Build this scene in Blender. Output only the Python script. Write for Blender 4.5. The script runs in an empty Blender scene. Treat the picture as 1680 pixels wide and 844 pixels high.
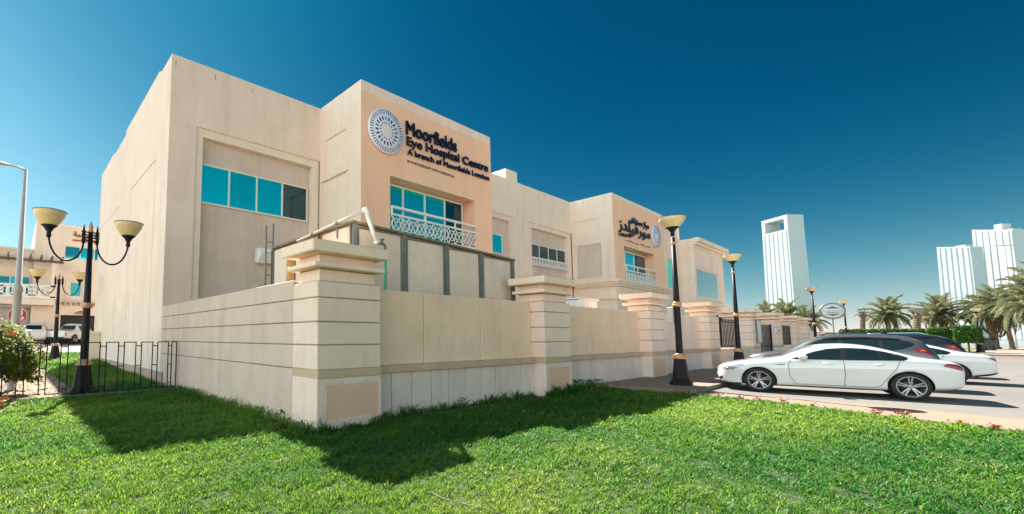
import bpy, bmesh, math, random
import numpy as np
from mathutils import Vector, Matrix, geometry
from mathutils.bvhtree import BVHTree

random.seed(7)
rng = np.random.default_rng(7)
SC = bpy.context.scene
COL = SC.collection
R = math.radians
PI = math.pi

# ------------------------------------------------------------------ camera
cam_d = bpy.data.cameras.new('camera')
cam = bpy.data.objects.new('camera', cam_d)
COL.objects.link(cam)
FPX = 732.74
cam_d.sensor_width = 36.0
cam_d.lens = FPX / 1680 * 36
cam_d.shift_x = (840 - 599.9) / 1680
cam_d.shift_y = (491.0 - 422.0) / 1680
cam_d.clip_start = 0.1
cam_d.clip_end = 9000
cam.location = (0, 0, 1.6)
cam.rotation_euler = (R(90) + math.atan2(62.0, FPX), 0, R(51.606 - 90))
SC.camera = cam

# ------------------------------------------------------------------ sun, sky, exposure
SUN = Vector((2.88, 9.48, 11.65)).normalized()
sun_d = bpy.data.lights.new('sun', 'SUN')
sun_d.energy = 4.6
sun_d.angle = R(0.53)
sun_d.color = (1.0, 0.95, 0.86)
sun = bpy.data.objects.new('sun', sun_d)
COL.objects.link(sun)
sun.rotation_euler = (-SUN).to_track_quat('-Z', 'Y').to_euler()

W = bpy.data.worlds.new('World')
SC.world = W
W.use_nodes = True
wn, wl = W.node_tree.nodes, W.node_tree.links
bg = wn['Background']
bg.inputs[1].default_value = 0.1
sky = wn.new('ShaderNodeTexSky')
sky.sky_type = 'NISHITA'
sky.sun_disc = False
sky.sun_elevation = math.asin(SUN.z)
sky.sun_rotation = math.atan2(SUN.x, SUN.y)
sky.altitude = 0
sky.air_density = 1.0
sky.dust_density = 0.4
sky.ozone_density = 2.0


def wnode(t, **k):
    n = wn.new(t)
    for a, b in k.items():
        setattr(n, a, b)
    return n


def wmath(op, a, b=None, clamp=False):
    n = wnode('ShaderNodeMath', operation=op, use_clamp=clamp)
    for i, v in enumerate((a, b)):
        if v is None:
            continue
        if isinstance(v, (int, float)):
            n.inputs[i].default_value = v
        else:
            wl.new(v, n.inputs[i])
    return n.outputs[0]


# graded sky: deep blue dome over a bright haze layer that is
# thicker and brighter left and behind the camera, raised to light shaded walls
tc = wnode('ShaderNodeTexCoord')
sep = wnode('ShaderNodeSeparateXYZ')
wl.new(tc.outputs['Generated'], sep.inputs[0])
dot = wnode('ShaderNodeVectorMath', operation='DOT_PRODUCT')
wl.new(tc.outputs['Generated'], dot.inputs[0])
GLOW = R(38.4 - 116)                     # bearing of the unseen side brightened for the shaded walls
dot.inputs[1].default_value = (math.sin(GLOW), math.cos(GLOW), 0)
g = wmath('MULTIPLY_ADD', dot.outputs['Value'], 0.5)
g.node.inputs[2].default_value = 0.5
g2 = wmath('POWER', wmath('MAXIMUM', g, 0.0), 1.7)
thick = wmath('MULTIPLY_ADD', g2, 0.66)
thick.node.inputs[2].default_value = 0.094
zz = wmath('MAXIMUM', sep.outputs['Z'], 0.0)
hz = wmath('DIVIDE', zz, thick)
haze = wmath('EXPONENT', wmath('MULTIPLY', wmath('POWER', hz, 1.05), -1.0))
tint = wnode('ShaderNodeMix', data_type='RGBA', blend_type='MULTIPLY')
tint.inputs['Factor'].default_value = 1.0
wl.new(sky.outputs[0], tint.inputs[6])
tint.inputs[7].default_value = (0.0, 0.074, 0.102, 1)
dotc = wnode('ShaderNodeVectorMath', operation='DOT_PRODUCT')
wl.new(tc.outputs['Generated'], dotc.inputs[0])
CYAN = R(38.4 - 38)
dotc.inputs[1].default_value = (math.sin(CYAN), math.cos(CYAN), 0)
gc = wmath('MULTIPLY_ADD', dotc.outputs['Value'], 0.85, clamp=True)
gc.node.inputs[2].default_value = 0.12
hcol = wnode('ShaderNodeMix', data_type='RGBA')
wl.new(gc, hcol.inputs['Factor'])
hcol.inputs[6].default_value = (3.15, 2.7, 2.35, 1)      # warm haze, warmed to tint the shaded walls
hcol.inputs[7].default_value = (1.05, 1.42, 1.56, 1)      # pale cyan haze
amp = wmath('MULTIPLY_ADD', g2, 3.2)  # extra brightness, mostly out of view, added to lift the shaded walls
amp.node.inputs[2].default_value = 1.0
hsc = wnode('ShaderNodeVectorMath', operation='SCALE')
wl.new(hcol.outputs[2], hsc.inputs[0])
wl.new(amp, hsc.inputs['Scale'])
# the haze takes blue first, red last, so it passes through pale blue before white
ch = wnode('ShaderNodeCombineXYZ')
for i, e in enumerate((1.65, 1.0, 0.75)):
    wl.new(wmath('POWER', haze, e), ch.inputs[i])


def wvec(op, a, b):
    n = wnode('ShaderNodeVectorMath', operation=op)
    wl.new(a, n.inputs[0])
    wl.new(b, n.inputs[1])
    return n.outputs[0]


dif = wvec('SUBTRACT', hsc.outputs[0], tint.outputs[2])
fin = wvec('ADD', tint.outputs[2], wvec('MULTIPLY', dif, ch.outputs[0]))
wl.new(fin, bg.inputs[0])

SC.view_settings.view_transform = 'Standard'
SC.view_settings.look = 'None'
SC.view_settings.gamma = 1.0
SC.view_settings.exposure = 1.92
SC.cycles.max_bounces = 8
SC.cycles.diffuse_bounces = 4
SC.cycles.use_denoising = True

# ------------------------------------------------------------------ materials
MATS = {}


def mat(name, col, rough=0.6, metal=0.0, var=0.0, scale=3.0, bump=0.0, bscale=40.0, streak=0.000,
        spec=0.5, coat=0.0, trans=0.0, grime=0.0, col2=None):
    if name in MATS:
        return MATS[name]
    m = bpy.data.materials.new(name)
    m.use_nodes = True
    n, l = m.node_tree.nodes, m.node_tree.links
    p = n['Principled BSDF']
    p.inputs['Base Color'].default_value = (*col, 1)
    p.inputs['Roughness'].default_value = rough
    p.inputs['Metallic'].default_value = metal
    p.inputs['Specular IOR Level'].default_value = spec
    p.inputs['Coat Weight'].default_value = coat
    p.inputs['Coat Roughness'].default_value = 0.04
    p.inputs['Transmission Weight'].default_value = trans
    if var or bump or streak or grime or col2:
        t = n.new('ShaderNodeTexCoord')
        out = None
        base = n.new('ShaderNodeRGB')
        base.outputs[0].default_value = (*col, 1)
        out = base.outputs[0]

        def mul(fac_sock, lo, hi, cur, fmin=0.3, fmax=0.7):
            mr = n.new('ShaderNodeMapRange')
            mr.inputs[1].default_value, mr.inputs[2].default_value = fmin, fmax
            mr.inputs[3].default_value, mr.inputs[4].default_value = lo, hi
            l.new(fac_sock, mr.inputs[0])
            v = n.new('ShaderNodeVectorMath')
            v.operation = 'SCALE'
            l.new(cur, v.inputs[0])
            l.new(mr.outputs[0], v.inputs['Scale'])
            return v.outputs[0]

        def noise(sc, det=4, stretch=None):
            k = n.new('ShaderNodeTexNoise')
            k.inputs['Scale'].default_value = sc
            k.inputs['Detail'].default_value = det
            k.inputs['Roughness'].default_value = 0.6
            if stretch:
                mp = n.new('ShaderNodeMapping')
                mp.inputs['Scale'].default_value = stretch
                l.new(t.outputs['Object'], mp.inputs[0])
                l.new(mp.outputs[0], k.inputs['Vector'])
            else:
                l.new(t.outputs['Object'], k.inputs['Vector'])
            return k.outputs[0]
        if col2:
            mx = n.new('ShaderNodeMix')
            mx.data_type = 'RGBA'
            mr = n.new('ShaderNodeMapRange')
            mr.inputs[1].default_value, mr.inputs[2].default_value = 0.4, 0.62
            l.new(noise(scale * 0.6), mr.inputs[0])
            l.new(mr.outputs[0], mx.inputs['Factor'])
            l.new(out, mx.inputs[6])
            mx.inputs[7].default_value = (*col2, 1)
            out = mx.outputs[2]
        if var:
            out = mul(noise(scale), 1 - var, 1 + var, out)
            out = mul(noise(scale * 0.23, 2), 1 - var * 0.7, 1 + var * 0.7, out)
        if streak:
            out = mul(noise(1.0, 6, (1.7, 1.7, 0.16)), 1 - streak * 0.75, 1 + streak * 0.2, out, 0.36, 0.50)
        if grime:
            out = mul(noise(11.0, 6), 1 - grime, 1.0, out, 0.28, 0.5)
        l.new(out, p.inputs['Base Color'])
        if bump:
            b = n.new('ShaderNodeBump')
            b.inputs['Strength'].default_value = bump
            b.inputs['Distance'].default_value = 0.01
            l.new(noise(bscale, 5), b.inputs['Height'])
            l.new(b.outputs[0], p.inputs['Normal'])
    MATS[name] = m
    return m


CREAM = mat('cream_render', (0.86, 0.69, 0.57), 0.85, var=0.05, scale=0.9, bump=0.12, bscale=30, streak=0.075, grime=0.05, spec=0.2)
CREAM2 = mat('pale_cream_render', (0.86, 0.72, 0.58), 0.8, var=0.04, scale=1.5, bump=0.1, bscale=35, streak=0.045, spec=0.2)
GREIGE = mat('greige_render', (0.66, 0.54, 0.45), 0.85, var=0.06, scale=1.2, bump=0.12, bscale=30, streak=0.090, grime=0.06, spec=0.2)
PEACH = mat('peach_render', (0.92, 0.58, 0.395), 0.85, var=0.04, scale=0.7, bump=0.12, bscale=30, streak=0.045, spec=0.2)
TAN = mat('tan_render', (0.90, 0.635, 0.455), 0.85, var=0.06, scale=1.0, bump=0.15, bscale=30, streak=0.075, grime=0.07, spec=0.2)
LEDGE = mat('ledge_render', (0.60, 0.42, 0.29), 0.85, var=0.08, scale=2, bump=0.15, bscale=30, streak=0.060, grime=0.08, spec=0.2)
STONE = mat('cast_stone', (0.88, 0.66, 0.54), 0.8, var=0.06, scale=1.4, bump=0.14, bscale=28, streak=0.090, grime=0.08, spec=0.25)
RUNST = mat('side_run_dimmed_stone', (0.66, 0.50, 0.405), 0.85, var=0.07, scale=1.2, bump=0.14, bscale=28, streak=0.12, grime=0.1, spec=0.2)  # pier stone in a darker tone, offsetting too bright light on this side
STONEP = mat('pale_cast_stone', (0.79, 0.635, 0.56), 0.8, var=0.07, scale=1.4, bump=0.14, bscale=28, streak=0.120, grime=0.1, spec=0.25)
INSET = mat('inset_stone', (0.80, 0.50, 0.345), 0.8, var=0.05, scale=2, bump=0.1, streak=0.060, grime=0.06)
CAPST = mat('cap_stone', (0.93, 0.71, 0.54), 0.75, var=0.05, scale=2, bump=0.12, streak=0.075, grime=0.06, spec=0.25)
JOINT = mat('joint_mortar', (0.30, 0.22, 0.16), 0.95)
DARKJ = mat('dark_joint', (0.12, 0.10, 0.08), 0.95)
PLINTH = mat('plinth_render', (0.48, 0.33, 0.27), 0.9, var=0.1, scale=3, bump=0.2, grime=0.15)
WHITE = mat('white_paint', (0.82, 0.80, 0.76), 0.45, var=0.03, scale=3)
FRAME = mat('window_frame_paint', (0.80, 0.74, 0.66), 0.4)
BLACK = mat('black_iron', (0.010, 0.009, 0.012), 0.5, var=0.2, scale=6, spec=0.25)
GOLD = mat('copper_gilt', (0.62, 0.33, 0.17), 0.5, metal=0.25, var=0.2, scale=20)
STEEL = mat('galvanised_steel', (0.22, 0.22, 0.20), 0.5, metal=0.5, var=0.15, scale=4)
BROWNST = mat('weathered_steel', (0.22, 0.17, 0.11), 0.7, var=0.2, scale=5)
PIPEW = mat('white_pipe', (0.82, 0.78, 0.70), 0.4, var=0.06, scale=6)
HOSE = mat('green_hose', (0.05, 0.42, 0.24), 0.5)
SCREENP = mat('screen_panel', (0.84, 0.66, 0.52), 0.7, var=0.06, scale=1.2, streak=0.105, grime=0.12)
NAVY = mat('navy_letter_metal', (0.010, 0.011, 0.03), 0.3, metal=0.0, coat=0.3)
INK = mat('grey_letter_paint', (0.10, 0.08, 0.09), 0.6)
POLE = mat('grey_pole_paint', (0.52, 0.48, 0.46), 0.5, var=0.08, scale=2)


def glassy(name, col, metal, rough=0.03, spec=0.8, wave=0.05):
    return mat(name, col, rough, metal=metal, spec=spec, bump=wave, bscale=1.3)


TEAL = glassy('teal_reflective_glass', (0.0, 0.88, 0.84), 0.82)
TEAL2 = glassy('teal_glass_second', (0.0, 0.76, 0.74), 0.78, 0.05)
TEALD = glassy('dark_teal_glass', (0.0, 0.05, 0.07), 0.25)
CLEARG = glassy('pale_glass', (0.42, 0.60, 0.58), 0.45, 0.06)


# ------------------------------------------------------------------ mesh builder
class MB:
    def __init__(s):
        s.v, s.f, s.m, s.s = [], [], [], []

    def face(s, pts, mi=0, smooth=False):
        b = len(s.v)
        s.v += [tuple(p) for p in pts]
        s.f.append(tuple(range(b, b + len(pts))))
        s.m.append(mi)
        s.s.append(smooth)

    def add(s, verts, faces, mi=0, smooth=False):
        b = len(s.v)
        s.v += [tuple(p) for p in verts]
        for f in faces:
            s.f.append(tuple(b + i for i in f))
            s.m.append(mi)
            s.s.append(smooth)

    def box(s, x0, x1, y0, y1, z0, z1, mi=0, bev=0.0):
        if bev:
            c = bev
            pr = [(x0 + c, y0), (x1 - c, y0), (x1, y0 + c), (x1, y1 - c), (x1 - c, y1), (x0 + c, y1), (x0, y1 - c), (x0, y0 + c)]
            ins = [(x0 + c, y0 + c), (x1 - c, y0 + c), (x1 - c, y0 + c), (x1 - c, y1 - c), (x1 - c, y1 - c), (x0 + c, y1 - c), (x0 + c, y1 - c), (x0 + c, y0 + c)]
            vs = [(*p, z0) for p in ins] + [(*p, z0 + c) for p in pr] + [(*p, z1 - c) for p in pr] + [(*p, z1) for p in ins]
            fs = []
            for k in range(3):
                for i in range(8):
                    j = (i + 1) % 8
                    fs.append((k * 8 + i, k * 8 + j, k * 8 + 8 + j, k * 8 + 8 + i))
            fs += [(7, 5, 3, 1), (24, 26, 28, 30)]
            s.add(vs, fs, mi)
            return
        vs = [(x0, y0, z0), (x1, y0, z0), (x1, y1, z0), (x0, y1, z0), (x0, y0, z1), (x1, y0, z1), (x1, y1, z1), (x0, y1, z1)]
        s.add(vs, [(0, 3, 2, 1), (4, 5, 6, 7), (0, 1, 5, 4), (1, 2, 6, 5), (2, 3, 7, 6), (3, 0, 4, 7)], mi)

    def obox(s, c, ax, ay, az, mi=0):
        """box from centre and three half-axis vectors"""
        c, ax, ay, az = map(Vector, (c, ax, ay, az))
        vs = [c + a * ax + b * ay + d * az for d in (-1, 1) for a, b in ((-1, -1), (1, -1), (1, 1), (-1, 1))]
        s.add(vs, [(0, 3, 2, 1), (4, 5, 6, 7), (0, 1, 5, 4), (1, 2, 6, 5), (2, 3, 7, 6), (3, 0, 4, 7)], mi)

    def tube(s, pts, rad, n=8, mi=0, caps=True, smooth=True, up=None):
        pts = [Vector(p) for p in pts]
        if isinstance(rad, (int, float)):
            rad = [rad] * len(pts)
        b = len(s.v)
        prev = None
        for i, p in enumerate(pts):
            t = (pts[min(i + 1, len(pts) - 1)] - pts[max(i - 1, 0)]).normalized()
            if prev is None:
                a = Vector((0, 0, 1)) if abs(t.z) < 0.9 else Vector((1, 0, 0))
                u = t.cross(a).normalized()
            else:
                u = (prev - t * prev.dot(t)).normalized()
            prev = u
            w = t.cross(u)
            for k in range(n):
                a = 2 * PI * k / n
                s.v.append(tuple(p + (u * math.cos(a) + w * math.sin(a)) * rad[i]))
        for i in range(len(pts) - 1):
            for k in range(n):
                j = (k + 1) % n
                s.f.append((b + i * n + k, b + i * n + j, b + (i + 1) * n + j, b + (i + 1) * n + k))
                s.m.append(mi)
                s.s.append(smooth)
        if caps:
            s.f.append(tuple(b + k for k in reversed(range(n))))
            s.f.append(tuple(b + (len(pts) - 1) * n + k for k in range(n)))
            s.m += [mi, mi]
            s.s += [False, False]

    def lathe(s, prof, c=(0, 0, 0), n=20, mi=0, smooth=True, axis='z', closed=False, n_rot=0.0, sharp=False):
        """profile [(r, h)] revolved about an axis through c"""
        b = len(s.v)
        for r, h in prof:
            for k in range(n):
                a = 2 * PI * k / n + n_rot
                x, y = r * math.cos(a), r * math.sin(a)
                q = {'z': (x, y, h), 'x': (h, x, y), 'y': (y, h, x)}[axis]
                s.v.append((c[0] + q[0], c[1] + q[1], c[2] + q[2]))
        m = len(prof)
        for i in range(m if closed else m - 1):
            i2 = (i + 1) % m
            for k in range(n):
                j = (k + 1) % n
                s.f.append((b + i * n + k, b + i * n + j, b + i2 * n + j, b + i2 * n + k))
                s.m.append(mi)
                s.s.append(smooth)

    def build(s, name, mats, parent=None, loc=None, rz=0.0, weld=False, bevel=0.0):
        me = bpy.data.meshes.new(name)
        me.from_pydata(s.v, [], s.f)
        for m in (mats if isinstance(mats, (list, tuple)) else [mats]):
            me.materials.append(m)
        me.polygons.foreach_set('material_index', s.m)
        me.polygons.foreach_set('use_smooth', s.s)
        if weld:
            bm = bmesh.new()
            bm.from_mesh(me)
            bmesh.ops.remove_doubles(bm, verts=bm.verts, dist=1e-4)
            bm.to_mesh(me)
            bm.free()
        me.update()
        o = bpy.data.objects.new(name, me)
        COL.objects.link(o)
        if bevel:
            bv = o.modifiers.new('bevel', 'BEVEL')
            bv.width = bevel
            bv.segments = 2
            bv.limit_method = 'ANGLE'
        if parent:
            o.parent = parent
        if loc:
            o.location = loc
        if rz:
            o.rotation_euler = (0, 0, rz)
        return o


def tag(o, label=None, cat=None, group=None, kind=None):
    for k, v in (('label', label), ('category', cat), ('group', group), ('kind', kind)):
        if v:
            o[k] = v
    return o


def thing(name, label, cat, loc=(0, 0, 0), rz=0.0, group=None):
    o = bpy.data.objects.new(name, None)
    o.empty_display_size = 0.3
    COL.objects.link(o)
    o.location = loc
    o.rotation_euler = (0, 0, rz)
    return tag(o, label, cat, group)


def inst(src, parent, loc, rot=(0, 0, 0), sc=None):
    """a piece that shares its mesh with src"""
    o = src.copy()
    COL.objects.link(o)
    o.parent = parent
    o.location = loc
    o.rotation_euler = rot
    if sc:
        o.scale = sc
    return o


def copy_tree(o, parent=None):
    c = o.copy()
    COL.objects.link(c)
    c.parent = parent
    for ch in list(o.children):
        copy_tree(ch, c)
    return c


# wall with recesses: grid cells at different depths, side faces between them
def relief(mb, O, U, V, N, wd, ht, cells, mi=0, umin=0.0, vmin=0.0):
    O, U, V, N = map(Vector, (O, U, V, N))
    us = sorted({umin, wd, *[c[k] for c in cells for k in (0, 2)]})
    vs = sorted({vmin, ht, *[c[k] for c in cells for k in (1, 3)]})
    us = [u for u in us if umin - 1e-6 <= u <= wd + 1e-6]
    vs = [v for v in vs if vmin - 1e-6 <= v <= ht + 1e-6]
    nu, nv = len(us) - 1, len(vs) - 1
    D = [[0.0] * nv for _ in range(nu)]
    M = [[mi] * nv for _ in range(nu)]
    for u0, v0, u1, v1, d, m in cells:
        for i in range(nu):
            cu = (us[i] + us[i + 1]) / 2
            if not u0 < cu < u1:
                continue
            for j in range(nv):
                if v0 < (vs[j] + vs[j + 1]) / 2 < v1:
                    D[i][j], M[i][j] = d, m

    def P(u, v, d):
        return O + U * u + V * v - N * d
    flip = U.cross(V).dot(N) < 0

    def F(p, m):
        mb.face(p[::-1] if flip else p, m)
    for i in range(nu):
        for j in range(nv):
            if D[i][j] is None:
                continue
            d = D[i][j]
            F([P(us[i], vs[j], d), P(us[i + 1], vs[j], d), P(us[i + 1], vs[j + 1], d), P(us[i], vs[j + 1], d)], M[i][j])
            if i + 1 < nu and D[i + 1][j] is not None and abs(D[i + 1][j] - d) > 1e-6:
                e = D[i + 1][j]
                u = us[i + 1]
                F([P(u, vs[j], d), P(u, vs[j], e), P(u, vs[j + 1], e), P(u, vs[j + 1], d)], M[i][j] if d < e else M[i + 1][j])
            if j + 1 < nv and D[i][j + 1] is not None and abs(D[i][j + 1] - d) > 1e-6:
                e = D[i][j + 1]
                v = vs[j + 1]
                F([P(us[i], v, d), P(us[i + 1], v, d), P(us[i + 1], v, e), P(us[i], v, e)], M[i][j] if d < e else M[i][j + 1])


def window(parent, x0, x1, y, z0, z1, cuts, mats, fw=0.06, nm='window', frame=None, axis='x', dep=0.07):
    """window in a wall that faces -Y (axis x) or -X (axis y): frame, mullions, one pane object per light"""
    frame = frame or FRAME
    mb = MB()

    def bx(m, a0, a1, d0, d1, c0, c1):
        if axis == 'x':
            m.box(a0, a1, d0, d1, c0, c1)
        else:
            m.box(d0, d1, a0, a1, c0, c1)
    bx(mb, x0, x1, y - dep, y, z1 - fw, z1)
    bx(mb, x0, x1, y - dep, y, z0, z0 + fw)
    bx(mb, x0, x0 + fw, y - dep, y, z0 + fw, z1 - fw)
    bx(mb, x1 - fw, x1, y - dep, y, z0 + fw, z1 - fw)
    ed = [x0 + fw] + list(cuts) + [x1 - fw]
    for c in cuts:
        bx(mb, c - fw / 2, c + fw / 2, y - dep * 0.9, y, z0 + fw, z1 - fw)
    fr = mb.build(nm, frame, parent)
    for i in range(len(ed) - 1):
        p = MB()
        a = ed[i] + (fw / 2 if i else 0)
        b = ed[i + 1] - (fw / 2 if i < len(ed) - 2 else 0)
        bx(p, a, b, y - 0.03, y - 0.015, z0 + fw, z1 - fw)
        p.build('pane', mats[i % len(mats)], fr)
    return fr


# Arabic letters in their joined shapes, laid right to left
AR = {'ا': (0xFE8D, 0xFE8E), 'ب': (0xFE8F, 0xFE90, 0xFE91, 0xFE92), 'ت': (0xFE95, 0xFE96, 0xFE97, 0xFE98), 'د': (0xFEA9, 0xFEAA),
      'ر': (0xFEAD, 0xFEAE), 'ز': (0xFEAF, 0xFEB0), 'س': (0xFEB1, 0xFEB2, 0xFEB3, 0xFEB4), 'ش': (0xFEB5, 0xFEB6, 0xFEB7, 0xFEB8),
      'ع': (0xFEC9, 0xFECA, 0xFECB, 0xFECC), 'ف': (0xFED1, 0xFED2, 0xFED3, 0xFED4), 'ق': (0xFED5, 0xFED6, 0xFED7, 0xFED8),
      'ك': (0xFED9, 0xFEDA, 0xFEDB, 0xFEDC), 'ل': (0xFEDD, 0xFEDE, 0xFEDF, 0xFEE0), 'م': (0xFEE1, 0xFEE2, 0xFEE3, 0xFEE4),
      'ن': (0xFEE5, 0xFEE6, 0xFEE7, 0xFEE8), 'و': (0xFEED, 0xFEEE), 'ى': (0xFEEF, 0xFEF0), 'ي': (0xFEF1, 0xFEF2, 0xFEF3, 0xFEF4),
      'ة': (0xFE93, 0xFE94), 'ح': (0xFEA1, 0xFEA2, 0xFEA3, 0xFEA4)}


def arabic(t):
    out = []
    for i, c in enumerate(t):
        if c not in AR:
            out.append(c)
            continue
        f = AR[c]
        pv = i > 0 and len(AR.get(t[i - 1], ())) == 4
        nx = i < len(t) - 1 and t[i + 1] in AR and len(f) == 4
        out.append(chr(f[3 if pv and nx else 1 if pv else 2 if nx else 0]))
    return ''.join(reversed(out))


def lettering(name, text, m, parent, x0, x1, z0, z1, y, depth, bold=0.0, split=True, slant=0.0):
    """raised letters fitted into the box x0..x1, z0..z1 of a wall that faces -Y, as one mesh"""
    c = bpy.data.curves.new(name, 'FONT')
    c.body = text
    c.size = 1.0
    c.extrude = 0.5
    c.resolution_u = 3
    o = bpy.data.objects.new(name, c)
    COL.objects.link(o)
    dg = bpy.context.evaluated_depsgraph_get()
    me = bpy.data.meshes.new_from_object(o.evaluated_get(dg))
    bpy.data.objects.remove(o)
    n = len(me.vertices)
    co = np.empty(n * 3, np.float32)
    me.vertices.foreach_get('co', co)
    co = co.reshape(n, 3)
    lo, hi = co.min(0), co.max(0)
    q = np.empty_like(co)
    tx = (co[:, 0] - lo[0]) / (hi[0] - lo[0])
    q[:, 0] = x0 + tx * (x1 - x0)
    q[:, 2] = z0 + (co[:, 1] - lo[1]) / (hi[1] - lo[1]) * (z1 - z0) + tx * slant
    q[:, 1] = y - (co[:, 2] + 0.5) * depth
    if not split:
        me.vertices.foreach_set('co', q.ravel())
        me.materials.clear()
        me.materials.append(m)
        me.update()
        o = bpy.data.objects.new(name, me)
        COL.objects.link(o)
        o.parent = parent
        o['kind'] = 'stuff'
        return o
    # one object per letter (or joined word of Arabic, with its dots)
    F = [tuple(p.vertices) for p in me.polygons]
    par = list(range(n))

    def root(a):
        while par[a] != a:
            par[a] = par[par[a]]
            a = par[a]
        return a
    for f in F:
        for a in f[1:]:
            par[root(a)] = root(f[0])
    grp = {}
    for a in range(n):
        grp.setdefault(root(a), []).append(a)
    iv = sorted((q[v, 0].min(), q[v, 0].max(), k) for k, v in grp.items())
    sets = []
    for a, b, k in iv:
        if sets and min(b, sets[-1][1]) - a > .45 * min(b - a, sets[-1][1] - sets[-1][0]):
            sets[-1][1] = max(b, sets[-1][1])
            sets[-1][2].add(k)
        else:
            sets.append([a, b, {k}])
    bpy.data.meshes.remove(me)
    for a, b, ks in sets:
        mb = MB()
        ix = {}
        for k in ks:
            for v in grp[k]:
                ix[v] = len(mb.v)
                mb.v.append(tuple(float(t) for t in q[v]))
        for f in F:
            if f[0] in ix:
                mb.f.append(tuple(ix[v] for v in f))
                mb.m.append(0)
                mb.s.append(False)
        o = mb.build('letter', m, parent, weld=True)
        if bold:                                   # swell the strokes sideways
            vs = o.data.vertices
            mv = []
            for v in vs:
                d = Vector((v.normal.x, 0, v.normal.z))
                mv.append(v.co + d.normalized() * bold if d.length > .1 else v.co.copy())
            for v, p in zip(vs, mv):
                v.co = p
            o.data.update()

# ------------------------------------------------------------------ the ground
def gz(x, y):
    t = np.interp(y, [15, 22, 31, 36, 40, 46], [0.0, 0.08, 0.3, 0.62, 0.9, 1.0])
    return float(t * np.interp(x, [8, 12], [1, 0]))


def structure(o):
    o['kind'] = 'structure'
    return o


def sheet(name, poly, z, m, th=0.0):
    mb = MB()
    mb.face([(x, y, z) for x, y in poly])
    if th:
        n = len(poly)
        for i in range(n):
            a, b = poly[i], poly[(i + 1) % n]
            mb.face([(*a, z - th), (*b, z - th), (*b, z), (*a, z)])
    return structure(mb.build(name, m))


SAND = mat('sandy_ground', (0.20, 0.145, 0.095), 0.95, var=0.15, scale=0.8, bump=0.5, bscale=18, grime=0.15)
ASPH = mat('asphalt', (0.150, 0.134, 0.122), 0.85, var=0.14, scale=0.45, bump=0.5, bscale=90, grime=0.2)
PAVE = mat('pink_paving', (0.25, 0.165, 0.115), 0.85, var=0.07, scale=0.9, bump=0.3, bscale=50, grime=0.10)
KERB = mat('kerb_concrete', (0.20, 0.165, 0.13), 0.85, var=0.12, scale=2, bump=0.3, bscale=30, grime=0.15)
BRICKP = mat('brick_paving', (0.16, 0.095, 0.075), 0.9, var=0.1, scale=2, bump=0.3, bscale=20)
DRIVE = mat('concrete_drive', (0.21, 0.185, 0.155), 0.9, var=0.08, scale=0.4, bump=0.2)
SOIL = mat('lawn_soil', (0.016, 0.045, 0.009), 0.95, var=0.3, scale=4, bump=0.6, bscale=30, col2=(0.05, 0.05, 0.02))
SEA = mat('sea_water', (0.10, 0.20, 0.20), 0.25, var=0.05, scale=0.02, bump=0.3, bscale=1.5)

mb = MB()
xs = [-3000, -300, -60, -20, -8, -4, 0, 4, 8, 12, 20, 40, 80, 118]
ys = [-3000, -300, -60, -10, 0, 8, 15, 18, 22, 26.5, 31, 33.5, 36, 38, 40, 43, 46, 60, 120, 400, 3000]
for i in range(len(xs) - 1):
    for j in range(len(ys) - 1):
        q = [(xs[i], ys[j]), (xs[i + 1], ys[j]), (xs[i + 1], ys[j + 1]), (xs[i], ys[j + 1])]
        mb.face([(a, b, gz(a, b)) for a, b in q])
ground = structure(mb.build('ground', SAND, weld=True))
sheet('sea', [(118, -3000), (6000, -3000), (6000, 3000), (118, 3000)], -0.35, SEA)
# the seawall edge of the land
mb = MB()
mb.box(117.2, 118.0, -400, 400, -0.6, 0.75)
sw = mb.build('sea_wall', WHITE)
tag(sw, 'low white sea wall beyond the date palms by the water', 'wall')

EDGE = [(14.62, 6.4), (14.74, 5.82), (14.80, 4.6), (14.68, 3.31), (14.35, 2.0), (13.86, 0.78), (13.25, -0.85), (12.2, -4.0), (10.5, -9.0)]
LAWN = [(0.3, 14.25), (4.05, 14.25), (4.05, 6.4)] + EDGE + [(-4, -9), (-4, 4.0), (-1.2, 8.6), (-0.25, 11.2)]
sheet('lawn', LAWN, 0.008, SOIL)
# road and car park
sheet('road', [(15.2, 4.20), (64.0, 4.20), (64.0, -80), (8, -80), (11.3, -9), (13.4, -3.6), (15.0, -1.2), (15.75, 0.9)], 0.012, ASPH)
# pink paving strip between lawn and road (25 mm proud)
inner = [(15.25, 4.25), (15.75, 0.9), (15.0, -1.2), (13.4, -3.6), (11.3, -9)]
sheet('paved_strip', [(x, y) for x, y in EDGE[3:]] + inner[::-1], 0.035, PAVE, th=0.05)
# raised walk along the wall
sheet('sidewalk', [(14.74, 5.82), (14.80, 4.6), (14.68, 4.38), (64, 4.38), (64, 6.7), (14.62, 6.7)], 0.12, PAVE, th=0.14)
sheet('brick_crossing', [(56.5, 4.1), (56.5, -2.4), (58, -4.6), (64, -5.2), (64, 4.1)], 0.016, BRICKP)
sheet('verge', [(64.0, -3.0), (117, -3.0), (117, 30), (64, 30)], 0.05, mat('verge_ground', (0.22, 0.19, 0.10), 0.95, var=0.2, scale=0.5, bump=0.4, col2=(0.07, 0.11, 0.03)), th=0.1)
sheet('promenade', [(64.0, -60), (117, -60), (117, -3.05), (64, -3.05)], 0.02, mat('promenade_paving', (0.22, 0.19, 0.15), 0.9, var=0.1, scale=0.3))

# kerb stones: along the walk, and a row edging the lawn
kt = structure(bpy.data.objects.new('kerb', None))
COL.objects.link(kt)
src = None


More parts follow.
